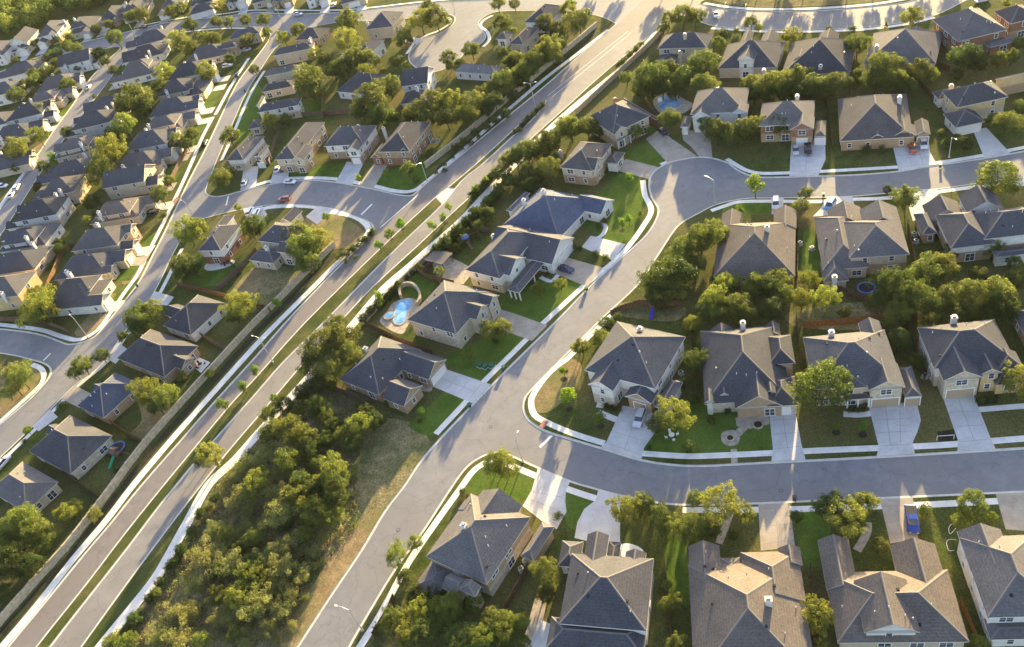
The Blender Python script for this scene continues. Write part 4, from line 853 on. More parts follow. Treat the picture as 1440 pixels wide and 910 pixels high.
CROWN = {
 'o': [leaf_crown(s, 95, 110, 0.19, 0.78, 0.20, 0.028, 'leaf_o') for s in (1, 2, 3, 4)],
 'l': [leaf_crown(s, 80, 110, 0.19, 0.85, 0.26, 0.029, 'leaf_l') for s in (11, 12, 13, 14)],
 'd': [leaf_crown(s, 95, 110, 0.20, 0.80, 0.18, 0.028, 'leaf_d') for s in (21, 22, 23)],
 'w': [leaf_crown(s, 60, 85, 0.20, 0.60, 0.34, 0.026, 'leaf_w', 0.15) for s in (31, 32, 33, 34)],
 's': [leaf_crown(s, 16, 90, 0.38, 1.15, 0.12, 0.075, 'leaf_s', 0.4) for s in (41, 42)],
 'b': [leaf_crown(s, 16, 90, 0.42, 0.8, 0.08, 0.06, 'leaf_d', 0.4) for s in (51, 52)],
 'c': [leaf_crown(61, 40, 80, 0.24, 1.5, 0.05, 0.05, 'leaf_l', 0.3, 'cone')],
}
TRUNK = [trunk_mesh(s, 0.055, 1.0, 1.3, 4) for s in (1, 2, 3)]
KN = {'o': ('oak_tree', 'oak tree'), 'l': ('leafy_tree', 'yellowish tree'), 'd': ('dense_tree', 'dark tree'), 'w': ('scrub_tree', 'olive tree'), 's': ('young_tree', 'young tree'), 'b': ('shrub', 'dark shrub'), 'c': ('conifer', 'narrow conifer')}
PLANTS = []
def tree(x, y, r, k='o'):
    if k == 'l' and y < 320 and int(x*7+y*3) % 3 < 2: k = 'o'
    zc = 2.5
    for _ in range(3):
        p = W(x, y, zc); Rm = r*depth(p)/FPX*(1.16 if y > 300 else 1.04)*(0.85+0.6*((x*0.37+y*0.61) % 1.0) if k == 'w' else 1); Rm = max(0.35, Rm)
        zc = {'o': 1.12, 'l': 1.2, 'd': 1.1, 'w': 0.85, 's': 1.75, 'b': 0.75, 'c': 1.7}[k]*Rm
    rr = random.Random(int(x*31+y*17))
    root = empty(KN[k][0], (p.x, p.y, 0.14), rr.uniform(0, 2*PI))
    me = rr.choice(CROWN[k]); c = link('crown', me, root, (0, 0, zc)); sz = Rm*rr.uniform(0.96, 1.06)
    c.scale = (sz*rr.uniform(0.95, 1.12), sz*rr.uniform(0.82, 1.05), sz*rr.uniform(0.85, 1.15)); c.rotation_euler = (rr.uniform(-.12, .12), rr.uniform(-.12, .12), 0)
    if k != 'b':
        t = link('trunk', rr.choice(TRUNK), root, (0, 0, 0)); t.scale = (Rm*0.9, Rm*0.9, zc*0.95)
    root['category'] = 'shrub' if k == 'b' else 'tree'
    PLANTS.append(dict(o=root, k=k, r=Rm, px=(x, y), p=p))
TREES = '''
846 476 14 o,818 488 14 l,868 447 8 d,853 455 10 d,985 335 22 o,1008 330 20 l,962 350 18 o,955 372 16,930 392 27 d,957 388 24 d,978 372 18 o,925 414 18 d,947 408 20 o,1003 420 20 l,1000 438 18 o,1020 398 15 l,972 455 13 l,1035 432 21 o,1060 403 18 l,1048 440 18 o,1080 402 20 d,1100 415 17 o,1085 436 18 d,1092 392 15 l,1138 393 13 l,1127 420 16 l,1162 420 19 l,1188 440 9 o,1255 400 25 d,1288 420 26 o,1260 443 20 o,1305 380 22 o,1330 374 20 l,1393 349 13 l,1340 352 13 d,1333 420 22 o,1373 413 24 o,1405 411 24 l,1375 388 16 o,1431 391 18 o,1413 432 22 d,1353 441 20 d,1428 372 12 o,1235 425 18 d,1310 442 20 d,1390 440 18 d,
1125 290 13 l,1134 271 12 o,1248 267 8 d,1273 277 19 l,1403 252 35 o,1062 259 14 s,1040 295 7 s,
1156 543 38 o,1433 538 24 l,1290 508 13 d,1265 478 19 d,1245 465 14 d,978 507 18 d,948 582 22 l,922 597 13 o,970 630 10 b,792 522 7 s,798 556 11 s,843 588 9 s,813 489 10 l,913 630 5 b,1107 538 8 l,1214 600 7 s,1176 600 5 s,960 540 9 d,975 560 10 d,1000 590 8 b,1052 575 5 b,1022 577 6 b,
846 560 5 b,852 571 5 b,861 574 5 b,870 576 5 b,1195 577 5 b,1206 577 5 b,1214 577 5 b,1378 562 7 b,1392 560 7 b,
880 717 21 l,906 709 17 o,928 727 19 o,945 744 17 l,975 742 20 o,1013 709 27 l,978 702 12 o,1048 722 14 l,1030 752 7 b,1000 745 13 d,765 808 20 o,768 837 14 d,734 873 13 l,735 902 12 o,938 823 8 l,945 848 14 o,950 905 15 o,785 727 7 b,
1163 714 20 d,1188 725 25 l,1215 708 17 l,1120 727 9 d,1238 769 12 o,1149 868 20 l,1300 717 9 b,1368 710 22 o,1353 731 13 l,1393 727 9 l,1155 908 10 l,1380 905 12 l,1205 735 14 o,
558 781 17 l,583 763 13 l,570 812 14 d,625 825 12 o,593 857 20 l,555 873 22 o,630 855 22 l,668 845 15 l,693 873 18 o,603 884 22 o,575 897 20 l,648 897 20 o,680 897 20 l,708 890 18 o,715 872 12 l,535 884 9 d,585 835 16 d,612 838 14 d,650 692 6 b,658 697 4 b,
450 488 28 o,478 478 26 o,440 512 20 d,490 500 20 o,465 515 22 o,472 460 18 o,694 652 15 o,712 656 16 l,706 645 13 l,658 498 9 l,688 465 17 o,708 460 13 o,592 578 6 s,590 592 4 b,
547 329 7 s,533 345 6 s,563 315 8 s,607 317 7 s,623 306 6 s,631 291 6 s,532 417 7 s,358 521 7 s,341 544 8 s,313 569 8 s,296 640 20 l,286 645 14 o,386 560 6 s,428 349 24 o,420 330 18 l,444 338 18 l,432 368 18 o,459 305 6 s,389 426 7 s,360 317 16 d,352 322 13 l,480 357 5 b,489 358 4 b,497 351 5 b,503 346 4 b,512 337 5 b,519 331 4 b,500 362 4 b,488 367 4 b,543 244 7 s,573 238 13 l,585 251 7 b,504 250 5 s,470 237 4 s,453 239 4 s,683 301 9 d,656 313 9 d,666 298 8 d,668 266 6 s,683 254 6 s,672 272 5 b,690 250 5 b,613 352 9 d,628 338 7 d,642 326 6 d,590 376 6 b,618 383 8 l,556 408 5 b,548 418 6 b,538 428 5 b,
770 200 19 o,800 177 19 l,825 176 19 l,841 181 15 o,740 213 19 o,763 213 17 o,725 221 17 o,714 226 15 l,703 242 15 l,746 212 16 l,774 198 15 l,803 184 16 o,771 238 18 l,741 242 16 d,747 262 13 d,728 256 13 d,781 224 12 o,700 264 8 l,757 247 14 o,715 254 11 d,757 407 10 l,788 400 9 l,885 250 7 s,874 313 6 s,837 357 5 b,851 364 6 b,805 347 6 b,814 350 5 b,900 301 4 b,884 308 6 s,843 317 5 b,849 310 5 b,770 386 4 b,
915 110 26 d,938 100 21 d,960 110 20 d,988 86 22 l,990 119 19 o,1011 62 13 o,880 110 12 o,875 88 6 d,895 69 7 b,886 76 6 b,902 62 5 b,960 20 20 l,940 27 13 l,933 40 9 o,978 24 14 l,1056 31 11 o,1067 39 7 l,943 166 17 l,893 186 11 l,915 184 8 l,1008 186 19 l,1023 190 17 o,1050 180 18 l,1070 176 16 l,995 178 12 l,1040 192 13 o,1058 121 17 o,1075 122 19 o,905 125 18 d,930 122 18 d,950 128 14 d,1015 48 9 b,1035 45 6 b,
765 33 15 l,813 28 21 l,800 14 13 l,780 39 13 o,770 66 19 l,783 62 17 o,753 83 20 o,775 76 18 o,733 101 17 l,725 84 15 o,803 6 10 l,723 6 10 l,722 135 10 d,735 114 12 d,745 97 14 o,790 45 12 l,
1115 49 13 l,1105 52 8 l,1205 64 18 o,1283 24 17 l,1246 36 5 c,1095 117 21 o,1120 109 21 l,1145 119 21 o,1173 116 19 l,1130 131 18 d,1208 109 13 d,1243 94 24 l,1230 113 20 o,1260 111 20 o,1293 99 20 l,1275 121 16 d,1310 106 12 l,1358 79 21 d,1375 91 13 d,1405 84 13 o,1423 79 13 l,1435 61 11 l,1345 105 10 d,1418 174 21 o,1400 169 13 o,1438 151 12 l,1357 203 13 d,1345 196 9 d,1330 200 8 b,1095 176 19 l,1085 161 13 l,1303 153 6 l,1325 186 7 b,1165 41 5 b,1198 41 6 b,1415 5 6 l,1218 210 7 b,1240 210 7 b,1160 130 14 o,1060 132 15 d,1200 92 9 o,1110 128 17 d,1195 120 12 d,1085 135 14 d,
370 28 11 o,375 46 9 l,420 42 12 l,490 28 18 l,488 56 20 l,433 114 24 l,498 84 20 o,480 96 18 o,510 80 18 l,468 99 14 d,443 77 11 l,458 84 12 d,417 73 7 o,528 86 10 o,558 86 11 o,572 94 8 l,568 54 15 d,590 27 19 l,612 24 19 l,603 13 15 l,630 31 6 b,630 80 13 l,663 69 14 l,633 93 8 l,646 92 10 l,523 141 27 l,535 126 19 l,547 120 16 l,508 155 18 d,535 161 21 d,585 157 19 o,610 145 21 l,635 141 21 l,663 144 19 l,600 168 18 d,628 166 18 d,655 163 17 o,690 124 14 l,708 113 17 l,675 131 11 o,695 141 15 d,708 74 12 d,718 91 13 d,700 6 12 l,705 31 14 l,720 44 9 l,380 171 15 l,402 169 11 l,398 54 12 l,606 217 7 b,625 240 5 b,576 170 12 d,555 165 12 d,440 130 16 o,515 103 13 l,540 103 10 l,685 155 12 d,
163 53 15 o,268 36 12 l,228 42 5 s,140 76 12 d,148 86 9 d,95 66 10 o,108 69 10 o,80 76 10 d,68 81 10 o,80 89 9 o,50 89 8 l,65 101 12 d,48 104 11 o,58 112 10 o,23 134 14 o,48 114 13 o,33 121 11 l,160 99 8 l,95 119 13 o,110 96 6 l,133 136 5 b,125 150 6 d,55 156 13 o,53 191 14 l,23 209 21 l,15 223 8 l,95 186 12 d,84 208 5 s,73 221 7 s,233 104 15 l,225 121 14 o,190 138 25 l,178 151 18 o,200 153 17 d,173 176 21 l,160 190 15 l,155 214 25 l,145 200 12 o,255 61 15 o,270 69 14 o,248 53 12 l,288 54 13 o,303 55 10 o,290 101 16 l,323 83 10 d,348 57 11 l,358 98 8 l,250 198 13 l,270 189 12 o,262 203 10 l,323 192 15 o,190 63 5 b,200 21 12 o,185 23 10 o,153 34 8 l,135 41 8 d,98 53 9 o,50 61 8 o,78 57 6 l,22 86 7 l,305 31 10 o,322 31 10 o,345 28 10 o,255 14 12 o,240 16 10 l,308 9 10 l,
140 240 21 l,130 285 14 d,60 234 10 o,22 236 8 l,53 264 8 d,125 313 9 l,138 300 9 l,225 274 15 l,238 255 10 l,310 250 18 l,322 243 11 o,263 325 18 l,278 321 15 l,255 371 15 o,270 374 17 d,258 385 14 d,335 292 7 l,338 430 19 l,330 442 13 o,198 446 21 o,212 437 16 l,53 432 24 l,65 442 18 o,50 415 13 l,83 342 8 d,70 374 5 b,230 303 6 b,143 424 7 b,84 350 8 d,25 300 4 b,14 317 4 b,
115 514 15 o,106 524 10 o,143 501 11 o,173 473 8 d,198 461 16 d,85 572 8 b,208 552 20 l,233 557 20 l,222 570 16 o,295 526 7 l,255 531 6 l,39 605 6 s,35 621 4 b,15 520 14 w,28 530 18 l,8 552 14 w,22 545 14 w,163 662 6 b,
33 731 25 l,15 748 25 o,50 748 24 o,15 793 25 d,42 796 20 d,93 721 14 l,106 712 9 l,133 724 10 l,5 833 15 d,62 766 14 o,8 765 18 o,
'''
BRUSH = '''296 714 12,255 775 9 d,246 790 8 d,220 833 8 l,188 873 11 d,178 890 8 l,155 903 12 l,180 902 12 l,300 748 17,320 751 14 l,338 698 19,352 716 19,313 771 19,290 783 19,325 791 18,350 808 17 l,270 858 17,250 863 17,230 893 18,255 901 17,333 843 19 l,308 838 13 l,350 858 18,283 903 16 l,310 870 16,330 893 14 o,340 770 12 o,306 805 13 d,275 820 14,
410 605 24 l,383 607 18 o,428 617 18 o,460 585 13 l,448 572 17 d,505 597 17 l,530 592 15 d,486 612 16 o,495 625 15 d,405 647 20 l,370 640 20,385 670 20,435 637 16 d,443 542 17 d,465 543 9 l,470 666 25 l,455 680 16 l,498 662 13 w,420 577 9 l,458 620 14 d,360 682 20 l,425 682 18 d,400 570 14 d,425 552 12 d,378 582 12 o,345 655 16,330 672 14,515 580 13 d,470 600 13 d,447 655 14 o,
385 698 22,418 698 21 l,443 696 18 d,473 698 20 o,443 721 21 l,470 728 15 l,395 721 20,373 733 20,398 766 17,423 778 14,375 783 19,398 796 17,440 778 12,365 813 17 l,390 823 18,423 813 14,410 838 13,375 843 17,393 863 14,375 883 16,443 796 7,455 757 10,430 750 12 l,358 760 16 o,345 740 16,350 900 14,335 865 13,352 835 13 d,400 738 13 d,410 880 8,430 840 8,390 900 9,360 795 13 d,'''
for blk, dk in ((TREES, 'o'), (BRUSH, 'w')):
    for t in blk.replace('\n', '').split(','):
        q = t.split()
        if len(q) < 3: continue
        tree(float(q[0]), float(q[1]), float(q[2]), q[3] if len(q) > 3 else dk)
# trees beyond the top edge whose shadows reach the top right road
for x_, y_, r_ in [(935, -30, 15), (975, -22, 15), (1003, -20, 12), (1030, -18, 14), (1064, -14, 13), (1092, -18, 15), (1130, -16, 14), (1160, -20, 12), (1192, -18, 15), (1228, -24, 14), (1262, -30, 14), (1295, -40, 15), (1335, -50, 15), (880, -40, 15), (840, -34, 14), (1045, -40, 15), (1110, -40, 15), (1175, -42, 15)]: tree(x_, y_, r_, 'o')
# shrub rows along the boulevard wall and the gardens
rs = random.Random(5)
for (a, b_, n_, r_, k_) in [((618, 350), (702, 270), 19, 9, 'd'), ((630, 356), (690, 300), 7, 8, 'o'), ((512, 447), (560, 402), 9, 6, 'd'), ((528, 425), (612, 358), 9, 5, 'b'), ((724, 186), (764, 145), 9, 5, 'b'), ((476, 364), (526, 324), 8, 5, 'b'), ((664, 274), (696, 244), 6, 7, 'd'), ((612, 243), (700, 170), 8, 5, 'b'), ((870, 92), (900, 64), 5, 5, 'b'), ((664, 275), (692, 244), 6, 4.5, 'b'), ((640, 206), (712, 160), 6, 7, 'd'), ((700, 480), (704, 482), 1, 5, 'b'), ((300, 700), (180, 890), 9, 8, 'd')]:
    for i in range(n_):
        t = i/max(1, n_-1); tree(a[0]+(b_[0]-a[0])*t+rs.uniform(-2, 2), a[1]+(b_[1]-a[1])*t+rs.uniform(-2, 2), r_*rs.uniform(0.8, 1.2), k_)

# undergrowth of the scrubland: uncountable
def scatter_stuff(name, polypx, n_, smin, smax, mats, hgt, seed):
    r = random.Random(seed); P = wp(polypx); xs = [p[0] for p in P]; ys = [p[1] for p in P]; mb = MB(); k = 0
    def inp(x, y):
        c = False; j = len(P)-1
        for i in range(len(P)):
            if (P[i][1] > y) != (P[j][1] > y) and x < (P[j][0]-P[i][0])*(y-P[i][1])/(P[j][1]-P[i][1])+P[i][0]: c = not c
            j = i
        return c
    while k < n_:
        x, y = r.uniform(min(xs), max(xs)), r.uniform(min(ys), max(ys))
        if not inp(x, y): continue
        k += 1; R_ = r.uniform(smin, smax); mt = r.choice(mats); h_ = hgt*r.uniform(0.5, 1.3)
        for j in range(26):
            u = Vector((r.gauss(0, 1), r.gauss(0, 1), abs(r.gauss(0, 1)))).normalized(); c = Vector((x, y, 0.14))+Vector((u.x*R_*r.random()**.4, u.y*R_*r.random()**.4, u.z*h_*r.random()**.4))
            t = Vector((r.gauss(0, 1), r.gauss(0, 1), r.gauss(0, 1))).normalized(); b2 = t.cross(u).normalized(); s = r.uniform(0.07, 0.17)
            mb.face([c-t*s, c+b2*s, c+t*s, c-b2*s], mt)
    tag(mb.build(name), kind='stuff')
leaf_mat('leaf_dry', (0.19, 0.15, 0.08), (0.32, 0.26, 0.15), 1.2)
scatter_stuff('undergrowth', [(300, 686), (360, 622), (430, 545), (478, 545), (530, 580), (500, 650), (505, 740), (450, 800), (405, 905), (150, 905), (218, 827), (250, 775)], 1300, 0.5, 1.5, ['leaf_w', 'leaf_w', 'leaf_dry', 'leaf_dry', 'leaf_o'], 1.0, 3)
# far woodland above the top left houses, one mass
def woodland(name, polypx, step, r0, seed):
    r = random.Random(seed); V = []; Fc = []; M_ = []
    P = wp(polypx); x0, x1 = min(p[0] for p in P), max(p[0] for p in P); y0, y1 = min(p[1] for p in P), max(p[1] for p in P)
    mats = ['leaf_o', 'leaf_l', 'leaf_d', 'leaf_l']
    def inp(x, y):
        c = False; j = len(P)-1
        for i in range(len(P)):
            if (P[i][1] > y) != (P[j][1] > y) and x < (P[j][0]-P[i][0])*(y-P[i][1])/(P[j][1]-P[i][1])+P[i][0]: c = not c
            j = i
        return c
    y = y0
    while y < y1:
        x = x0
        while x < x1:
            px_, py_ = x+r.uniform(-.4, .4)*step, y+r.uniform(-.4, .4)*step; x += step
            if not inp(px_, py_): continue
            R_ = r0*r.uniform(0.7, 1.35); mi = r.randrange(4)
            for c_ in range(12):
                u = Vector((r.gauss(0, 1), r.gauss(0, 1), r.gauss(0, 1)*0.8+.2)).normalized(); cc = Vector((px_, py_, R_*1.1))+u*R_*0.65; q = R_*r.uniform(0.3, 0.5)
                for j in range(46):
                    v = Vector((r.gauss(0, 1), r.gauss(0, 1), r.gauss(0, 1)+.2)).normalized(); c = cc+v*q*r.uniform(.75, 1.05)
                    nn = (v+Vector((r.gauss(0, .4), r.gauss(0, .4), r.gauss(0, .4)))).normalized(); t = nn.cross(Vector((r.gauss(0, 1), r.gauss(0, 1), 1))).normalized(); b2 = nn.cross(t); s = r.uniform(.3, .55); i = len(V)
                    V += [tuple(c-t*s), tuple(c+b2*s*.8), tuple(c+t*s), tuple(c-b2*s*.8)]; Fc.append((i, i+1, i+2, i+3)); M_.append(mi)
        y += step
    me = bpy.data.meshes.new(name); me.from_pydata(V, [], Fc)
    for q in mats: me.materials.append(MATS[q])
    me.polygons.foreach_set('material_index', M_); me.update(); tag(link(name, me), kind='stuff')
woodland('woodland', [(-60, 52), (0, 58), (40, 42), (75, 30), (120, 20), (150, 8), (190, -4), (240, -12), (300, -14), (300, -34), (150, -50), (-60, -30)], 7.5, 5.0, 9)

# plant labels
def near_house(q):
    best = min(HOUSES, key=lambda h: (h['p'].x-q['p'].x)**2+(h['p'].y-q['p'].y)**2)
    dx, dy = q['px'][0]-best['px'][0], q['px'][1]-best['px'][1]
    rel = ('behind' if dy < 0 else 'in front of') if abs(dy) > abs(dx)*0.8 else ('left of' if dx < 0 else 'right of')
    return rel, best
BX = [((150, 540, 520, 910), 'in the scrubland beside the boulevard'), ((480, 320, 640, 445), None)]
groups = {}
for q in PLANTS:
    x, y = q['px']; nm = KN[q['k']][1]
    ins_scrub = y > 545 and x < 545 and x > 560-(y-545)*1.15-150 and not (x < 150)
    if q['k'] in 'wld' and ins_scrub and (x-150)*(545-910)-(y-910)*(430-150) < 20000: ph = 'in the scrubland beside the boulevard'
    elif ins_scrub and q['k'] in 'ow' and x > 240 and x < 520: ph = 'in the scrubland beside the boulevard'
    else:
        rel, h = near_house(q); ph = rel+' '+h['short']
    groups.setdefault((nm, ph), []).append(q)
POS = ['leftmost', 'second', 'third', 'fourth', 'fifth', 'sixth', 'seventh', 'eighth', 'ninth', 'tenth']
for (nm, ph), L in groups.items():
    L.sort(key=lambda q: q['px'][0])
    sub = ph.startswith('in the scrubland')
    if sub:
        rows_ = {}
        for q in L: rows_.setdefault(int((q['px'][1]-540)//55), []).append(q)
        bands = ['at its top', 'just below its top', 'in its upper part', 'above its middle', 'below its middle', 'in its lower part', 'at its bottom']
        for bnd, M_ in rows_.items():
            for i, q in enumerate(M_):
                pre = (ORD[i]+' from left, ' if len(M_) > 1 else '')
                q['o']['label'] = f"{nm} {pre}{bands[min(bnd, 6)]}, boulevard scrubland"
                q['o']['group'] = nm+'s of the scrubland'
    else:
        for i, q in enumerate(L):
            pre = '' if len(L) == 1 else (ORD[i]+' ')
            q['o']['label'] = f"{pre}{nm} {ph}"
            q['o']['group'] = nm+'s around the houses'

# ------------------------------------------------------------------ walls and fences
def long_wall(name, label, cat, pts, h, th, mat, capm=None, n=2, group=None, post=None, step=3.0):
    P = [Vector((*p, 0)) for p in wp(smooth_pts(pts, n) if len(pts) > 2 else pts)]
    root = empty(name, (P[0].x, P[0].y, 0.14)); o = P[0]
    mb = MB(); cp = MB(); posts = []
    for a, b_ in zip(P, P[1:]):
        d = b_-a; L = d.length
        if L < 0.05: continue
        mid = (a+b_)/2-o; rz = math.atan2(d.y, d.x)
        mb.box((mid.x, mid.y, h/2), (L+0.02, th, h), mat, rz)
        if capm: cp.box((mid.x, mid.y, h+0.05), (L+0.04, th+0.12, 0.1), capm, rz)
        k = int(L/step)
        for i in range(k+1): posts.append((a+d*(i/max(1, k))-o, rz))
    mb.build('panel', root)
    if capm: cp.build('coping', root)
    if post:
        pm = MB(); w_, m_ = post; pm.box((0, 0, (h+0.15)/2), (w_, w_, h+0.15), m_); me = pm.mesh('post')
        for p, rz in posts[:100]: link('post', me, root, (p.x, p.y, 0), rz)
    tag(root, label, cat, group); return root
long_wall('stone_wall', 'long cream stone wall along the left side of the boulevard, lower stretch', 'wall', [(-12, 897), (2, 880), (50, 825), (95, 775), (125, 737), (165, 684), (208, 626), (303, 520), (360, 458), (392, 427), (435, 383), (472, 347)], 1.9, 0.35, 'wall_stone', 'wall_stone', post=(0.55, 'wall_stone'), step=99)
long_wall('stone_wall', 'cream stone wall along the left side of the boulevard, upper stretch', 'wall', [(600, 236), (650, 197), (719, 139), (770, 96), (840, 38)], 1.9, 0.35, 'wall_stone', 'wall_stone', post=(0.55, 'wall_stone'), step=99)
long_wall('stone_wall', 'cream stone wall right of the boulevard behind the pool gardens', 'wall', [(513, 456), (545, 420), (580, 385), (620, 350), (660, 314), (690, 284)], 1.8, 0.35, 'wall_stone', 'wall_stone', post=(0.55, 'wall_stone'), step=99)
long_wall('stone_wall', 'cream stone wall right of the boulevard near the top junction', 'wall', [(812, 160), (860, 115), (905, 73), (934, 44)], 1.8, 0.35, 'wall_stone', 'wall_stone', post=(0.55, 'wall_stone'), step=99)
FN = [
 ([(514, 457), (555, 478), (610, 500)], 'dark wooden fence between the pool garden and the lowest main street house'), ([(585, 380), (600, 392), (640, 402)], 'wooden fence behind the kidney shaped pool lawn'),
 ([(595, 388), (630, 345), (652, 326), (690, 328)], 'pale fence around the playground lawn'), ([(318, 366), (340, 385)], 'short brown fence piece left of the dry garden'), ([(305, 412), (340, 380), (362, 355)], 'wooden fence between the two junction gardens'),
 ([(250, 402), (300, 415), (355, 428), (382, 440)], 'dark fence behind the junction garden lawn'), ([(235, 440), (290, 478), (322, 496)], 'dark fence below the white house by the boulevard'),
 ([(120, 570), (175, 608), (205, 626)], 'dark fence below the blue roofed house'), ([(55, 637), (110, 680), (140, 700)], 'dark fence left of the lowest boulevard gardens'), ([(415, 165), (470, 162), (495, 160)], 'reddish fence behind the cross street gardens'),
 ([(380, 232), (388, 200), (395, 190)], 'orange cedar fence beside the first cross street house'), ([(455, 170), (455, 130)], 'brown fence between the cul-de-sac gardens'),
 ([(95, 345), (80, 380), (62, 420)], 'tan fence between the left street back gardens'), ([(100, 350), (115, 345), (125, 340)], 'short fence off the left back gardens'),
 ([(1121, 392), (1123, 330), (1123, 312)], 'dark fence between first two upper backing houses'), ([(1146, 400), (1220, 425), (1230, 424)], 'red brown fence behind the two storey upper house'), ([(1276, 318), (1288, 380), (1292, 400)], 'dark fence right of the two storey upper house'),
 ([(1120, 450), (1127, 520)], 'dark fence between second and third front houses'), ([(1275, 455), (1300, 540)], 'dark fence between third and fourth front houses'), ([(970, 455), (975, 520), (980, 560)], 'dark fence between first two front houses'),
 ([(860, 445), (900, 430), (960, 432)], 'dark fence behind the corner house by the playset'), ([(1130, 462), (1240, 452), (1290, 450)], 'fence behind the third front house'),
 ([(935, 790), (942, 850), (945, 905)], 'dark fence right of the second bottom house'), ([(1140, 800), (1150, 905)], 'dark fence between third and fourth bottom houses'), ([(1350, 850), (1375, 905)], 'dark fence left of the last bottom house'),
 ([(527, 897), (548, 862), (556, 842)], 'dark red fence beside the main street at the bottom'), ([(700, 880), (745, 800)], 'fence between first two bottom houses'),
 ([(1170, 205), (1163, 150), (1160, 130)], 'dark fence left of the large tan upper house'), ([(1290, 120), (1300, 128), (1318, 150)], 'fence left of the yellow corner house'), ([(895, 128), (925, 168)], 'dark fence beside the upper pool'), ([(1305, 88), (1335, 102)], 'dark fence behind the brick top house'),
 ([(1058, 160), (1062, 200)], 'dark fence between the white and brick upper houses'), ([(160, 150), (210, 80)], 'fence between the far left back gardens'), ([(268, 205), (240, 260)], 'dark fence behind the left street houses'),
 ([(452, 545), (500, 560), (520, 575)], 'weathered fence below the lowest main street house'), ([(0, 452), (60, 455), (100, 470)], 'dark fence above the lower left side street'),
]
for p_, lb in FN: long_wall('wooden_fence', lb, 'fence', p_, 1.8, 0.06, 'fence_wood', None, 2, 'wooden garden fences', post=(0.12, 'fence_wood'), step=2.6)

# ------------------------------------------------------------------ street lamps
def lamp(x, y, aim, label, H_=7.2, double=False, arm=2.2):
    p = W(x, y); q = W(x+aim[0], y+aim[1], 0)-p; a = math.atan2(q.y, q.x)
    root = empty('street_lamp', (p.x, p.y, 0.14), a)
    mb = MB(); mb.tube((0, 0, 0), (0, 0, H_), 0.13, 0.08, 'metal_pale', 10); mb.tube((0, 0, 0), (0, 0, 0.35), 0.26, 0.22, 'kerb_concrete', 10); mb.build('pole', root)
    for s in ((1, -1) if double else (1,)):
        mb = MB(); mb.tube((0, 0, H_-0.1), (s*arm*0.55, 0, H_+0.4), 0.055, 0.05, 'metal_pale', 8); mb.tube((s*arm*0.55, 0, H_+0.4), (s*arm, 0, H_+0.5), 0.05, 0.045, 'metal_pale', 8); am = mb.build('arm', root)
        mb = MB(); c = s*(arm+0.3); mb.loft([[(c+s*(-0.35+0.7*t), yy*w_, H_+0.5+zz*w_*0.6) for yy, zz in ((-1, -.5), (1, -.5), (1, .5), (-1, .5))] for t, w_ in ((0, .09), (.35, .17), (.8, .15), (1, .06))], 'fascia_white'); mb.build('lamp_head', root)
    tag(root, label, 'street lamp', 'street lamps')
lamp(1005.7, 286, (-9, -3), 'single arm street lamp on the inner kerb of the upper bend')
lamp(1334.5, 222, (4, 3), 'street lamp above the upper street beside the yellow house', 5.7, arm=1.4)
lamp(601, 255, (-6, 4), 'street lamp at the upper corner of the cross street and boulevard', 6.5, arm=1.4)
lamp(275, 310, (-14, -6), 'street lamp right of the left street junction tree', 6.8)
lamp(384, 510, (-12, -2), 'double armed lamp in the boulevard median, lower one', 8.5, True, 1.6)
lamp(753, 151, (-12, 1), 'double armed lamp in the boulevard median, upper one', 8.5, True, 1.6)
lamp(510, 887, (-20, -5), 'street lamp on the main street kerb at the bottom')
lamp(735.5, 650, (4, -8), 'street lamp at the corner of main and lower streets', 7.2, arm=1.2)
lamp(192, 54, (-6, -1), 'street lamp below the top left road'); lamp(127, 144, (-6, -4), 'street lamp beside the far left street')
lamp(399, 37, (-5, -3), 'street lamp below the top road near the silver car'); lamp(640, 18, (-3, -5), 'street lamp at the cul-de-sac entrance')
lamp(1020, 40, (2, -4), 'street lamp below the top right road, left one', 7.5); lamp(1049, 43, (1, -4), 'street lamp below the top right road, right one', 7.5)
lamp(124, 475, (-16, -14), 'street lamp on the corner of the lower left junction')

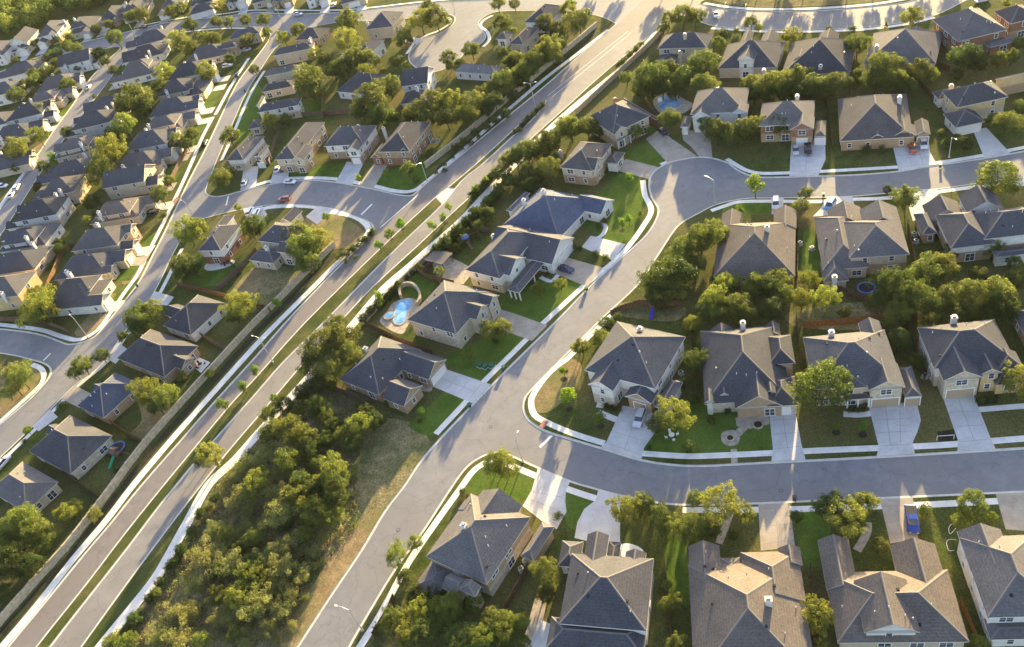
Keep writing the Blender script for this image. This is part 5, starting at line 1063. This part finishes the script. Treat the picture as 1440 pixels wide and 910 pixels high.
# ------------------------------------------------------------------ cars
def paintm(name, c):
    if name in MATS: return name
    m, n, l, b = nt(name, 0.25, 0.6); b.inputs['Base Color'].default_value = (*c, 1); b.inputs['Metallic'].default_value = 0.25; b.inputs['Coat Weight'].default_value = 0.5
    return name
flat('rubber', (0.02, 0.02, 0.02), 0.9); flat('lamp_glass', (0.8, 0.8, 0.75), 0.2); flat('tail_glass', (0.4, 0.02, 0.02), 0.3)
def car(x, y, aim, kind, cname, c, label, ng='sedan'):
    pm = paintm('paint_'+cname, c); p = W(x, y); q = W(x+aim[0], y+aim[1])-p; a = math.atan2(q.y, q.x)
    root = empty('pickup_truck' if kind == 'pickup' else 'parked_car', (p.x, p.y, 0.14), a)
    L, Wd = {'sedan': (4.6, 1.8), 'suv': (4.7, 1.9), 'pickup': (5.5, 1.95)}[kind]; hl = L/2
    if kind == 'sedan': prof = [(-hl, .45, .78), (-hl+.15, .3, .92), (-1.2, .25, .98), (.9, .25, .92), (hl-.5, .28, .82), (hl, .42, .62)]; cab = [(-1.75, .95, .78), (-1.05, 1.40, .66), (.25, 1.42, .66), (1.1, .93, .78)]
    elif kind == 'suv': prof = [(-hl, .5, .95), (-hl+.12, .35, 1.08), (0, .3, 1.1), (1.3, .3, 1.06), (hl-.35, .33, .96), (hl, .5, .75)]; cab = [(-2.25, 1.06, .82), (-2.0, 1.68, .70), (.4, 1.70, .70), (1.25, 1.06, .80)]
    else: prof = [(-hl, .55, 1.0), (-hl+.1, .4, 1.05), (-.3, .38, 1.05), (1.3, .38, 1.1), (hl-.3, .4, 1.02), (hl, .55, .8)]; cab = [(-.55, 1.08, .82), (-.25, 1.78, .70), (.75, 1.80, .70), (1.5, 1.09, .80)]
    hw = Wd/2; mb = MB(); rings = []
    for i, (X, zb, zt) in enumerate(prof):
        k = 0.86 if i in (0, len(prof)-1) else 1.0
        rings.append([(X, -hw*k, zb+.08), (X, -hw*k*.9, zb), (X, hw*k*.9, zb), (X, hw*k, zb+.08), (X, hw*k, zt-.14), (X, hw*k*.9, zt), (X, -hw*k*.9, zt), (X, -hw*k, zt-.14)])
    mb.loft(rings, pm)
    # roof panel
    c0, c1, c2, c3 = cab
    mb.loft([[(c1[0]-.04, -hw*c1[2]*1.02, c1[1]+.0), (c1[0]-.04, hw*c1[2]*1.02, c1[1]), (c1[0]-.04, hw*c1[2]*.9, c1[1]+.06), (c1[0]-.04, -hw*c1[2]*.9, c1[1]+.06)], [(c2[0]+.04, -hw*c2[2]*1.02, c2[1]), (c2[0]+.04, hw*c2[2]*1.02, c2[1]), (c2[0]+.04, hw*c2[2]*.9, c2[1]+.06), (c2[0]+.04, -hw*c2[2]*.9, c2[1]+.06)]], pm)
    mb.build('body', root)
    g = MB(); g.loft([[(X, -hw*w_*.97, z-.06 if i in (0, 3) else z), (X, hw*w_*.97, z-.06 if i in (0, 3) else z), (X, hw*(w_ if i in (1, 2) else w_)*.96, z-.0), (X, -hw*w_*.96, z)] for i, (X, z, w_) in enumerate(cab)], 'glass')
    # side glass as a solid cabin volume
    g2 = MB(); base = .9 if kind == 'sedan' else 1.0
    bot = [(c0[0], -hw*.86, base), (c3[0], -hw*.86, base), (c3[0], hw*.86, base), (c0[0], hw*.86, base)]
    topr = [(c1[0], -hw*c1[2], c1[1]), (c2[0], -hw*c2[2], c2[1]), (c2[0], hw*c2[2], c2[1]), (c1[0], hw*c1[2], c1[1])]
    g2.loft([bot, topr], 'glass'); g2.build('window', root)
    if kind == 'pickup':
        b_ = MB(); b_.box((-1.65, 0, 1.066), (1.95, 1.5, 0.02), 'dark'); b_.build('truck_bed', root)
    wm = MB(); wm.tube((0, -.11, 0), (0, .11, 0), .33, .33, 'rubber', 16); wm.tube((0, -.12, 0), (0, .12, 0), .19, .19, 'metal_pale', 10); wme = wm.mesh('wheel')
    for X in (-L*.29, L*.31):
        for Y in (-hw+.1, hw-.1): link('wheel', wme, root, (X, Y, .33))
    for Y in (-hw*.62, hw*.62):
        h = MB(); h.box((hl-.02, Y, prof[-1][2]-.12), (.1, .34, .14), 'lamp_glass'); h.build('headlight', root)
        h = MB(); h.box((-hl+.02, Y, prof[0][2]-.16), (.08, .3, .16), 'tail_glass'); h.build('tail_light', root)
    tag(root, label, 'truck' if kind == 'pickup' else 'car', 'cars around the suburb')
SV = (0.62, 0.63, 0.66); DK = (0.03, 0.035, 0.045); WH = (0.8, 0.8, 0.8)
car(900, 592, (-8, 22), 'suv', 'silver', SV, 'silver sport utility car on the driveway of the corner house')
car(797, 381, (20, 6), 'sedan', 'navy', (0.02, 0.03, 0.09), 'dark blue sedan on the tan driveway beside the main street')
car(1119, 214, (1, 14), 'sedan', 'silver', SV, 'silver sedan left of the black truck by the brick house')
car(1136, 213, (1, 14), 'pickup', 'black', DK, 'black pickup truck on the driveway of the brick house')
car(1283, 212, (4, 14), 'sedan', 'orange', (0.45, 0.09, 0.03), 'orange red sedan on the wide driveway above upper street')
car(1298, 206, (3, 13), 'suv', 'white', WH, 'white car right of the orange red sedan')
car(1167, 292, (-10, 16), 'suv', 'skyblue', (0.03, 0.25, 0.55), 'bright blue car on the driveway behind the two storey house')
car(933, 188, (10, 9), 'sedan', 'black', DK, 'dark car on driveway beside the upper pool house')
car(1282, 734, (3, 20), 'pickup', 'blue', (0.02, 0.05, 0.28), 'deep blue pickup truck on the bottom row driveway')
car(391, 240, (3, -12), 'sedan', 'silver', SV, 'silver car on the cross street driveway'); car(399, 239, (3, -12), 'sedan', 'navy', (0.02, 0.03, 0.09), 'dark car parked right of the silver one')
car(409, 258, (12, 0.4), 'sedan', 'white', WH, 'white sedan parked at the upper kerb of the cross street'); car(401, 283, (-12, 1), 'suv', 'red', (0.35, 0.08, 0.04), 'red brown jeep parked at the lower kerb of the cross street')
car(217, 300, (12, -3), 'sedan', 'black', DK, 'black car on a driveway left of the left street'); car(345, 259, (4, -10), 'sedan', 'silver', SV, 'silver car parked below the round tree of the cross street')
car(17.5, 276, (6, -10), 'sedan', 'white', WH, 'white car at the lower left kerb of far left street'); car(25, 266, (6, -10), 'suv', 'white', WH, 'white car parked just ahead of another on far left street'); car(5, 264, (10, -1), 'suv', 'white', WH, 'white car on the left edge driveway')
car(203, 40, (9, -2), 'sedan', 'black', DK, 'dark car parked on the top left road'); car(126, 124, (3, -7), 'sedan', 'white', WH, 'white sedan on the far left street by a lamp'); car(97, 141, (8, -2), 'suv', 'black', DK, 'dark car on driveway in the left column of far left street')
car(347, 72, (8, -2), 'sedan', 'silver', SV, 'silver car beside the trees below the top road'); car(321, 95, (9, -2), 'suv', 'silver', SV, 'pale car on a driveway near the left street top'); car(335, 107, (4, -7), 'sedan', 'black', DK, 'dark car at the kerb of the upper left street')
car(289, 203, (4, -8), 'sedan', 'black', DK, 'dark car at the left street kerb by a tree'); car(420, 22, (10, -1), 'sedan', 'silver', SV, 'silver sedan driving on the top road'); car(470, 9, (4, -7), 'suv', 'white', WH, 'white car on a driveway above the top road')
car(6, 654, (8, -9), 'suv', 'white', WH, 'white car at the left edge beside the lowest house'); car(353, 300, (4, -8), 'suv', 'white', WH, 'white van on the driveway below the cross street, left one'); car(362, 302, (4, -8), 'suv', 'white', WH, 'white van on the driveway below the cross street, right one')
car(1007, 23, (3, 9), 'sedan', 'white', WH, 'white car crossing the top right junction'); car(1381, 3, (8, -2), 'sedan', 'white', WH, 'white car at the top of the right edge block'); car(1091, 290, (0, 14), 'suv', 'silver', SV, 'pale car half hidden on the narrow upper driveway')

# ------------------------------------------------------------------ bins
flat('bin_green', (0.01, 0.10, 0.045), 0.5); flat('bin_dark', (0.03, 0.035, 0.05), 0.5)
def bin_(x, y, aim, mt, label):
    p = W(x, y); q = W(x+aim[0], y+aim[1])-p; root = empty('wheelie_bin', (p.x, p.y, 0.10), math.atan2(q.y, q.x)+PI/2)
    mb = MB(); mb.loft([[(sx*w_, sy*d_, z) for sx, sy in ((-1, -1), (1, -1), (1, 1), (-1, 1))] for z, w_, d_ in ((.08, .24, .28), (.95, .32, .38))], mt); mb.build('body', root)
    mb = MB(); mb.box((0, 0, .99), (.7, .84, .07), mt); mb.box((0, 0.43, .95), (.5, .05, .05), mt); mb.build('lid', root)
    w_ = MB(); w_.tube((-.04, 0, 0), (.04, 0, 0), .12, .12, 'rubber', 10); me = w_.mesh('wheel')
    for s in (-.27, .27): link('wheel', me, root, (s, .28, .12))
    tag(root, label, 'bin', 'wheelie bins on the kerbs')
bin_(825, 409, (5, 4), 'bin_green', 'green wheelie bin on the kerb beside the main street driveway'); bin_(661, 573, (5, 4), 'bin_green', 'green wheelie bin at the kerb by the white concrete driveway'); bin_(709, 520, (5, 4), 'bin_green', 'green wheelie bin at the kerb near the utility boxes')
bin_(1322, 236, (0, 5), 'bin_green', 'green wheelie bin on the upper street kerb'); bin_(1158, 277, (0, -5), 'bin_green', 'dark bin on the lower kerb of upper street by trees'); bin_(1117, 704, (0, -5), 'bin_dark', 'dark grey bin on the kerb of the lower street'); bin_(194, 404, (4, 3), 'bin_green', 'green bin at the kerb of the left street'); bin_(345, 130, (4, 2), 'bin_dark', 'dark bin at the upper left street kerb')
# utility boxes
for x, y, lb in [(676, 515, 'green utility box on the lawn, left one'), (683, 517, 'green utility box on the lawn, right one'), (692, 516, 'bright green utility box near the pavement')]:
    p = W(x, y); mb = MB(); mb.box((0, 0, .35), (1.3, 1.0, .7), 'bin_green', .7, .96); mb.box((0, 0, .73), (1.36, 1.06, .06), 'bin_green', .7); mb.box((0, 0, .03), (1.6, 1.3, .06), 'kerb_concrete', .7)
    o = mb.build('utility_box', None, (p.x, p.y, .14)); tag(o, lb, 'utility box', 'utility boxes on the lawn')

# air conditioning units and manhole covers
def ac_unit(x, y, rz, label):
    q = W(x, y); root = empty('air_conditioner', (q.x, q.y, .14), rz); mb = MB(); mb.box((0, 0, .05), (1.1, 1.1, .1), 'kerb_concrete'); mb.box((0, 0, .5), (.85, .85, .8), 'metal_pale'); mb.build('casing', root)
    mb = MB(); mb.tube((0, 0, .9), (0, 0, .93), .34, .34, 'dark', 16); mb.build('fan', root); tag(root, label, 'air conditioner', 'air conditioning units')
for x, y, lb in [(734, 803, 'lower air conditioner between the first two bottom houses'), (740, 792, 'upper air conditioner between the first two bottom houses'), (1125, 345, 'air conditioner in the gap between first two upper backing houses'), (1142, 352, 'air conditioner left of the two storey upper house'), (1285, 332, 'upper air conditioner right of the two storey upper house'), (1288, 342, 'lower air conditioner right of the two storey upper house'), (958, 527, 'air conditioner right of the corner house'), (1300, 532, 'air conditioner left of the last front house')]: ac_unit(x, y, .3, lb)
for x, y, lb in [(690, 600, 'manhole cover in the middle of the main junction'), (1098, 690, 'manhole cover in the lower street'), (960, 262, 'manhole cover in the cul-de-sac bend'), (560, 745, 'manhole cover in the lower main street'), (200, 440, 'manhole cover in the left street')]:
    q = W(x, y); mb = MB(); mb.tube((0, 0, 0), (0, 0, .012), .4, .4, 'bin_dark', 18); mb.tube((0, 0, .006), (0, 0, .016), .3, .3, 'asphalt', 16); tag(mb.build('manhole_cover', None, (q.x, q.y, .003)), lb, 'manhole cover', 'manhole covers in the streets')
# ------------------------------------------------------------------ pools
def pool(name, px, label, spa=None, zt=0.16):
    w_ = wp(smooth_pts(px, 5, True)); w_ = w_ if area(w_) > 0 else w_[::-1]; c = Vector((sum(p[0] for p in w_)/len(w_), sum(p[1] for p in w_)/len(w_), 0))
    root = empty(name, (c.x, c.y, 0.14)); mb = MB(); L = [(p[0]-c.x, p[1]-c.y) for p in w_]; O = [(p[0]-c.x, p[1]-c.y) for p in offset_poly(w_, 0.45)]
    n_ = min(len(L), len(O))
    mb.face([(p[0], p[1], 0.03) for p in L], 'water'); mb.build('water_surface', root)
    mb = MB()
    for i in range(n_):
        j = (i+1) % n_
        mb.face([(*L[i], .12), (*L[j], .12), (*O[j], .12), (*O[i], .12)][::-1], 'flagstone'); mb.face([(*O[i], 0), (*O[j], 0), (*O[j], .12), (*O[i], .12)], 'walk_concrete'); mb.face([(*L[i], .02), (*L[i], .12), (*L[j], .12), (*L[j], .02)], 'walk_concrete')
    mb.build('coping', root)
    if spa:
        s = W(*spa)-c; mb = MB(); mb.tube((s.x, s.y, 0), (s.x, s.y, .45), 1.5, 1.5, 'flagstone', 20); sp = mb.build('hot_tub', root); mb = MB(); mb.tube((s.x, s.y, .44), (s.x, s.y, .47), 1.1, 1.1, 'water', 20); mb.build('hot_tub_water', sp)
    tag(root, label, 'swimming pool')
pool('swimming_pool', [(556, 436), (560, 426), (570, 422), (578, 423), (579, 431), (573, 440), (571, 450), (564, 456), (557, 455), (554, 448)], 'blue swimming pool with round hot tub beside the boulevard wall', (548, 446))
pool('swimming_pool', [(924, 142), (930, 136), (940, 135), (948, 139), (958, 143), (955, 150), (944, 153), (934, 156), (928, 150)], 'blue swimming pool left of the white upper house')
# curved retaining wall behind the pool
A = [W(x, y) for x, y in smooth_pts([(565, 420), (563, 412), (566, 405), (574, 402), (583, 404), (590, 412), (592, 422), (588, 430)], 4)]; o0 = A[0]; mb = MB()
for a, b_ in zip(A, A[1:]):
    d = b_-a; mid = (a+b_)/2-o0; mb.box((mid.x, mid.y, .6), (d.length+.05, .6, 1.2), 'flagstone', math.atan2(d.y, d.x))
tag(mb.build('retaining_wall', None, (o0.x, o0.y, .14)), 'curved stone retaining wall around the end of the pool', 'wall')
# pergola
p = W(621, 373); root = empty('pergola', (p.x, p.y, .14), math.radians(-44))
for x in (-2.6, 2.6):
    for y in (-2, 2): q = MB(); q.box((x, y, 1.3), (.18, .18, 2.6), 'fence_wood'); q.build('post', root)
q = MB()
for y in (-2, 2): q.box((0, y, 2.68), (6.2, .12, .2), 'drive_tan')
q.build('beam', root); q = MB()
for i in range(18): q.box((-2.9+i*.34, 0, 2.83), (.1, 5, .1), 'drive_tan')
q.build('slats', root); tag(root, 'wooden slatted pergola on the paved terrace by the boulevard', 'pergola')
# playsets
flat('play_blue', (0.03, 0.03, 0.45), .5); flat('play_green', (0.02, .3, .15), .5); flat('play_tarp', (.08, .16, .38), .6)
def playset(x, y, rz, slide, roofm, label):
    p = W(x, y); root = empty('playset', (p.x, p.y, .14), rz)
    for sx in (-.8, .8):
        for sy in (-.8, .8): q = MB(); q.box((sx, sy, 1.4), (.12, .12, 2.8), 'fence_wood'); q.build('post', root)
    q = MB(); q.box((0, 0, 1.4), (1.7, 1.7, .12), 'fence_wood'); q.build('platform', root)
    q = MB(); q.face([(-1, -1, 2.7), (1, -1, 2.7), (1, 0, 3.3), (-1, 0, 3.3)], roofm); q.face([(1, 1, 2.7), (-1, 1, 2.7), (-1, 0, 3.3), (1, 0, 3.3)], roofm); q.build('canopy', root)
    q = MB(); q.loft([[(-.35, -.9-2.6*t, 1.45-1.3*t), (.35, -.9-2.6*t, 1.45-1.3*t), (.35, -.9-2.6*t, 1.65-1.3*t), (-.35, -.9-2.6*t, 1.65-1.3*t)] for t in (0, .5, 1)], slide); q.build('slide', root)
    q = MB(); q.tube((.8, 0, 2.5), (4.2, 0, 2.5), .07, .07, 'fence_wood'); q.tube((4.2, 0, 2.5), (4.2, -1, 0), .06, .06, 'fence_wood'); q.tube((4.2, 0, 2.5), (4.2, 1, 0), .06, .06, 'fence_wood')
    for xx in (1.8, 3.0):
        q.tube((xx-.25, 0, 2.5), (xx-.25, 0, .6), .015, .015, 'dark'); q.tube((xx+.25, 0, 2.5), (xx+.25, 0, .6), .015, .015, 'dark'); q.box((xx, 0, .58), (.55, .22, .05), 'dark')
    q.build('swing', root); tag(root, label, 'playset')
playset(920, 436, math.radians(-30), 'play_blue', 'fence_wood', 'playset with purple blue slide behind the corner house')
playset(657, 345, math.radians(20), 'fence_wood', 'play_tarp', 'playset with blue canopy behind the white main street house'); playset(168, 644, math.radians(-30), 'play_green', 'fence_wood', 'playset with green slide by the boulevard wall')
def tramp(x, y, r, label):
    p = W(x, y); root = empty('trampoline', (p.x, p.y, .14)); q = MB()
    for i in range(24):
        a, b_ = 2*PI*i/24, 2*PI*(i+1)/24; q.face([(r*.8*math.cos(a), r*.8*math.sin(a), .82), (r*math.cos(a), r*math.sin(a), .85), (r*math.cos(b_), r*math.sin(b_), .85), (r*.8*math.cos(b_), r*.8*math.sin(b_), .82)], 'play_tarp')
    q.build('pad', root); q = MB(); q.face([(r*.8*math.cos(2*PI*i/24), r*.8*math.sin(2*PI*i/24), .8) for i in range(24)], 'dark'); q.build('mat', root)
    for i in range(6):
        a = PI*i/3; q = MB(); q.tube((r*math.cos(a), r*math.sin(a), 0), (r*math.cos(a), r*math.sin(a), 2.4), .035, .035, 'dark', 6); q.build('leg', root)
    tag(root, label, 'trampoline')
tramp(167, 633, 2.1, 'round trampoline beside the green slide'); tramp(1218, 409, 2.0, 'round blue edged trampoline behind the two storey upper house'); tramp(613, 202, 1.8, 'dark trampoline beside the fourth cross street house')
# garden furniture
def furniture(x, y, label, mt='pvc', n_=4, rz=0):
    p = W(x, y); root = empty('garden_table', (p.x, p.y, .14), rz); q = MB(); q.tube((0, 0, .7), (0, 0, .75), .6, .6, mt, 18); q.build('table_top', root)
    for i in range(4): a = PI/4+i*PI/2; q = MB(); q.tube((.4*math.cos(a), .4*math.sin(a), 0), (.4*math.cos(a), .4*math.sin(a), .7), .03, .03, mt, 6); q.build('leg', root)
    tag(root, label+', the round table', 'table')
    for i in range(n_):
        a = i*2*PI/n_; c = empty('garden_chair', (p.x+1.15*math.cos(a+rz), p.y+1.15*math.sin(a+rz), .14), a+rz); q = MB(); q.box((0, 0, .43), (.5, .5, .06), mt); q.build('seat', c); q = MB(); q.box((.25, 0, .72), (.06, .5, .55), mt); q.build('backrest', c)
        for sx in (-.2, .2):
            for sy in (-.2, .2): q = MB(); q.tube((sx, sy, 0), (sx, sy, .42), .025, .025, mt, 5); q.build('leg', c)
        tag(c, label+f', {ORD[i]} chair anticlockwise', 'chair', 'garden chairs')
furniture(945, 615, 'white lawn set under the tree'); furniture(283, 515, 'patio set below the white boulevard house', 'dark', 3); furniture(112, 668, 'dark patio set by the playset', 'dark', 4); furniture(318, 372, 'dark set on the white patio', 'dark', 4); furniture(82, 327, 'white set behind the left houses', 'pvc', 3)
# fire bowl on the round paving
p = W(1027, 618); root = empty('stone_fountain', (p.x, p.y, .14)); q = MB(); q.tube((0, 0, 0), (0, 0, .4), .85, .85, 'wall_stone', 20); q.build('basin', root); q = MB(); q.tube((0, 0, .3), (0, 0, .42), .6, .6, 'mulch', 16); q.build('soil', root); tag(root, 'round stone planter in the middle of the garden path', 'planter')
p = W(1066, 599); q = MB(); q.tube((0, 0, 0), (0, 0, .35), 1.0, 1.05, 'wall_stone', 20); q.tube((0, 0, .3), (0, 0, .38), .8, .8, 'mulch', 16); tag(q.build('planter_ring', None, (p.x, p.y, .14)), 'round stone planter ring before the porch', 'planter')
# basketball hoop frame and edging
p = W(1317, 620); root = empty('goal_frame', (p.x, p.y, .14), math.radians(-16)); q = MB(); q.tube((0, 0, 0), (0, 0, 1.2), .05, .05, 'pvc'); q.tube((0, 0, 1.2), (2.9, 0, 1.2), .05, .05, 'pvc'); q.tube((2.9, 0, 1.2), (2.9, 0, 0), .05, .05, 'pvc'); q.build('bar', root); tag(root, 'white tube frame on the lawn beside the last driveway', 'frame')
# garden hoses at bottom right
for i, (px_, lb) in enumerate([([(1344, 744), (1336, 752), (1334, 745), (1337, 739), (1343, 738)], 'upper white hose loop beside the white bottom right house'), ([(1342, 775), (1334, 775), (1331, 765), (1334, 760), (1344, 760)], 'lower white hose loop beside the white bottom right house')]):
    P = [W(x, y) for x, y in smooth_pts(px_, 5)]; o0 = P[0]; q = MB()
    for a, b_ in zip(P, P[1:]): q.tube(tuple(a-o0), tuple(b_-o0), (.04), .04, 'pvc', 6)
    tag(q.build('garden_pipe', None, (o0.x, o0.y, .25)), lb, 'pipe')
# stop and street signs
for x, y, lb in [(1336, 222, 'small sign')][:0]: pass
# ------------------------------------------------------------------ light
SUN_AZ, SUN_EL = math.radians(29), math.radians(10.2)
w = bpy.data.worlds.new('World'); scn.world = w; w.use_nodes = True
N = w.node_tree.nodes; Lk = w.node_tree.links; bg = N['Background']
sk = N.new('ShaderNodeTexSky'); sk.sky_type = 'NISHITA'; sk.sun_disc = False; sk.sun_elevation = math.radians(13.0); sk.sun_rotation = SUN_AZ
sk.air_density = 1.0; sk.dust_density = 1.5; sk.ozone_density = 1.0; sk.altitude = 150
hs = N.new('ShaderNodeHueSaturation'); hs.inputs['Saturation'].default_value = 0.95; hs.inputs['Hue'].default_value = 0.515; Lk.new(sk.outputs[0], hs.inputs['Color']); Lk.new(hs.outputs[0], bg.inputs['Color']); bg.inputs['Strength'].default_value = 0.48
sl = bpy.data.lights.new('sun', 'SUN'); so = bpy.data.objects.new('sun', sl); col.objects.link(so)
sl.energy = 24.0; sl.angle = math.radians(0.6); sl.color = (1.0, 0.74, 0.34)
sd = Vector((math.sin(SUN_AZ)*math.cos(SUN_EL), math.cos(SUN_AZ)*math.cos(SUN_EL), math.sin(SUN_EL)))
so.rotation_euler = (-sd).to_track_quat('-Z', 'Y').to_euler(); so.location = (0, 0, 200)
# thin evening haze over the whole suburb
hb = MB(); hb.box((0, 600, 48), (2400, 2000, 90), 'paint'); ho = hb.build('haze'); tag(ho, kind='structure')
hm = bpy.data.materials.new('haze'); hm.use_nodes = True; hn = hm.node_tree.nodes; hn.remove(hn['Principled BSDF'])
vs = hn.new('ShaderNodeVolumeScatter'); vs.inputs['Density'].default_value = 0.00003; vs.inputs['Anisotropy'].default_value = 0.15; vs.inputs['Color'].default_value = (1, 0.96, 0.88, 1)
hm.node_tree.links.new(vs.outputs[0], hn['Material Output'].inputs['Volume']); ho.data.materials.clear(); ho.data.materials.append(hm)
scn.view_settings.view_transform = 'Standard'; scn.view_settings.look = 'None'; scn.view_settings.exposure = 0; scn.view_settings.gamma = 1
scn.render.engine = 'CYCLES'
scn.cycles.max_bounces = 5; scn.cycles.transparent_max_bounces = 4
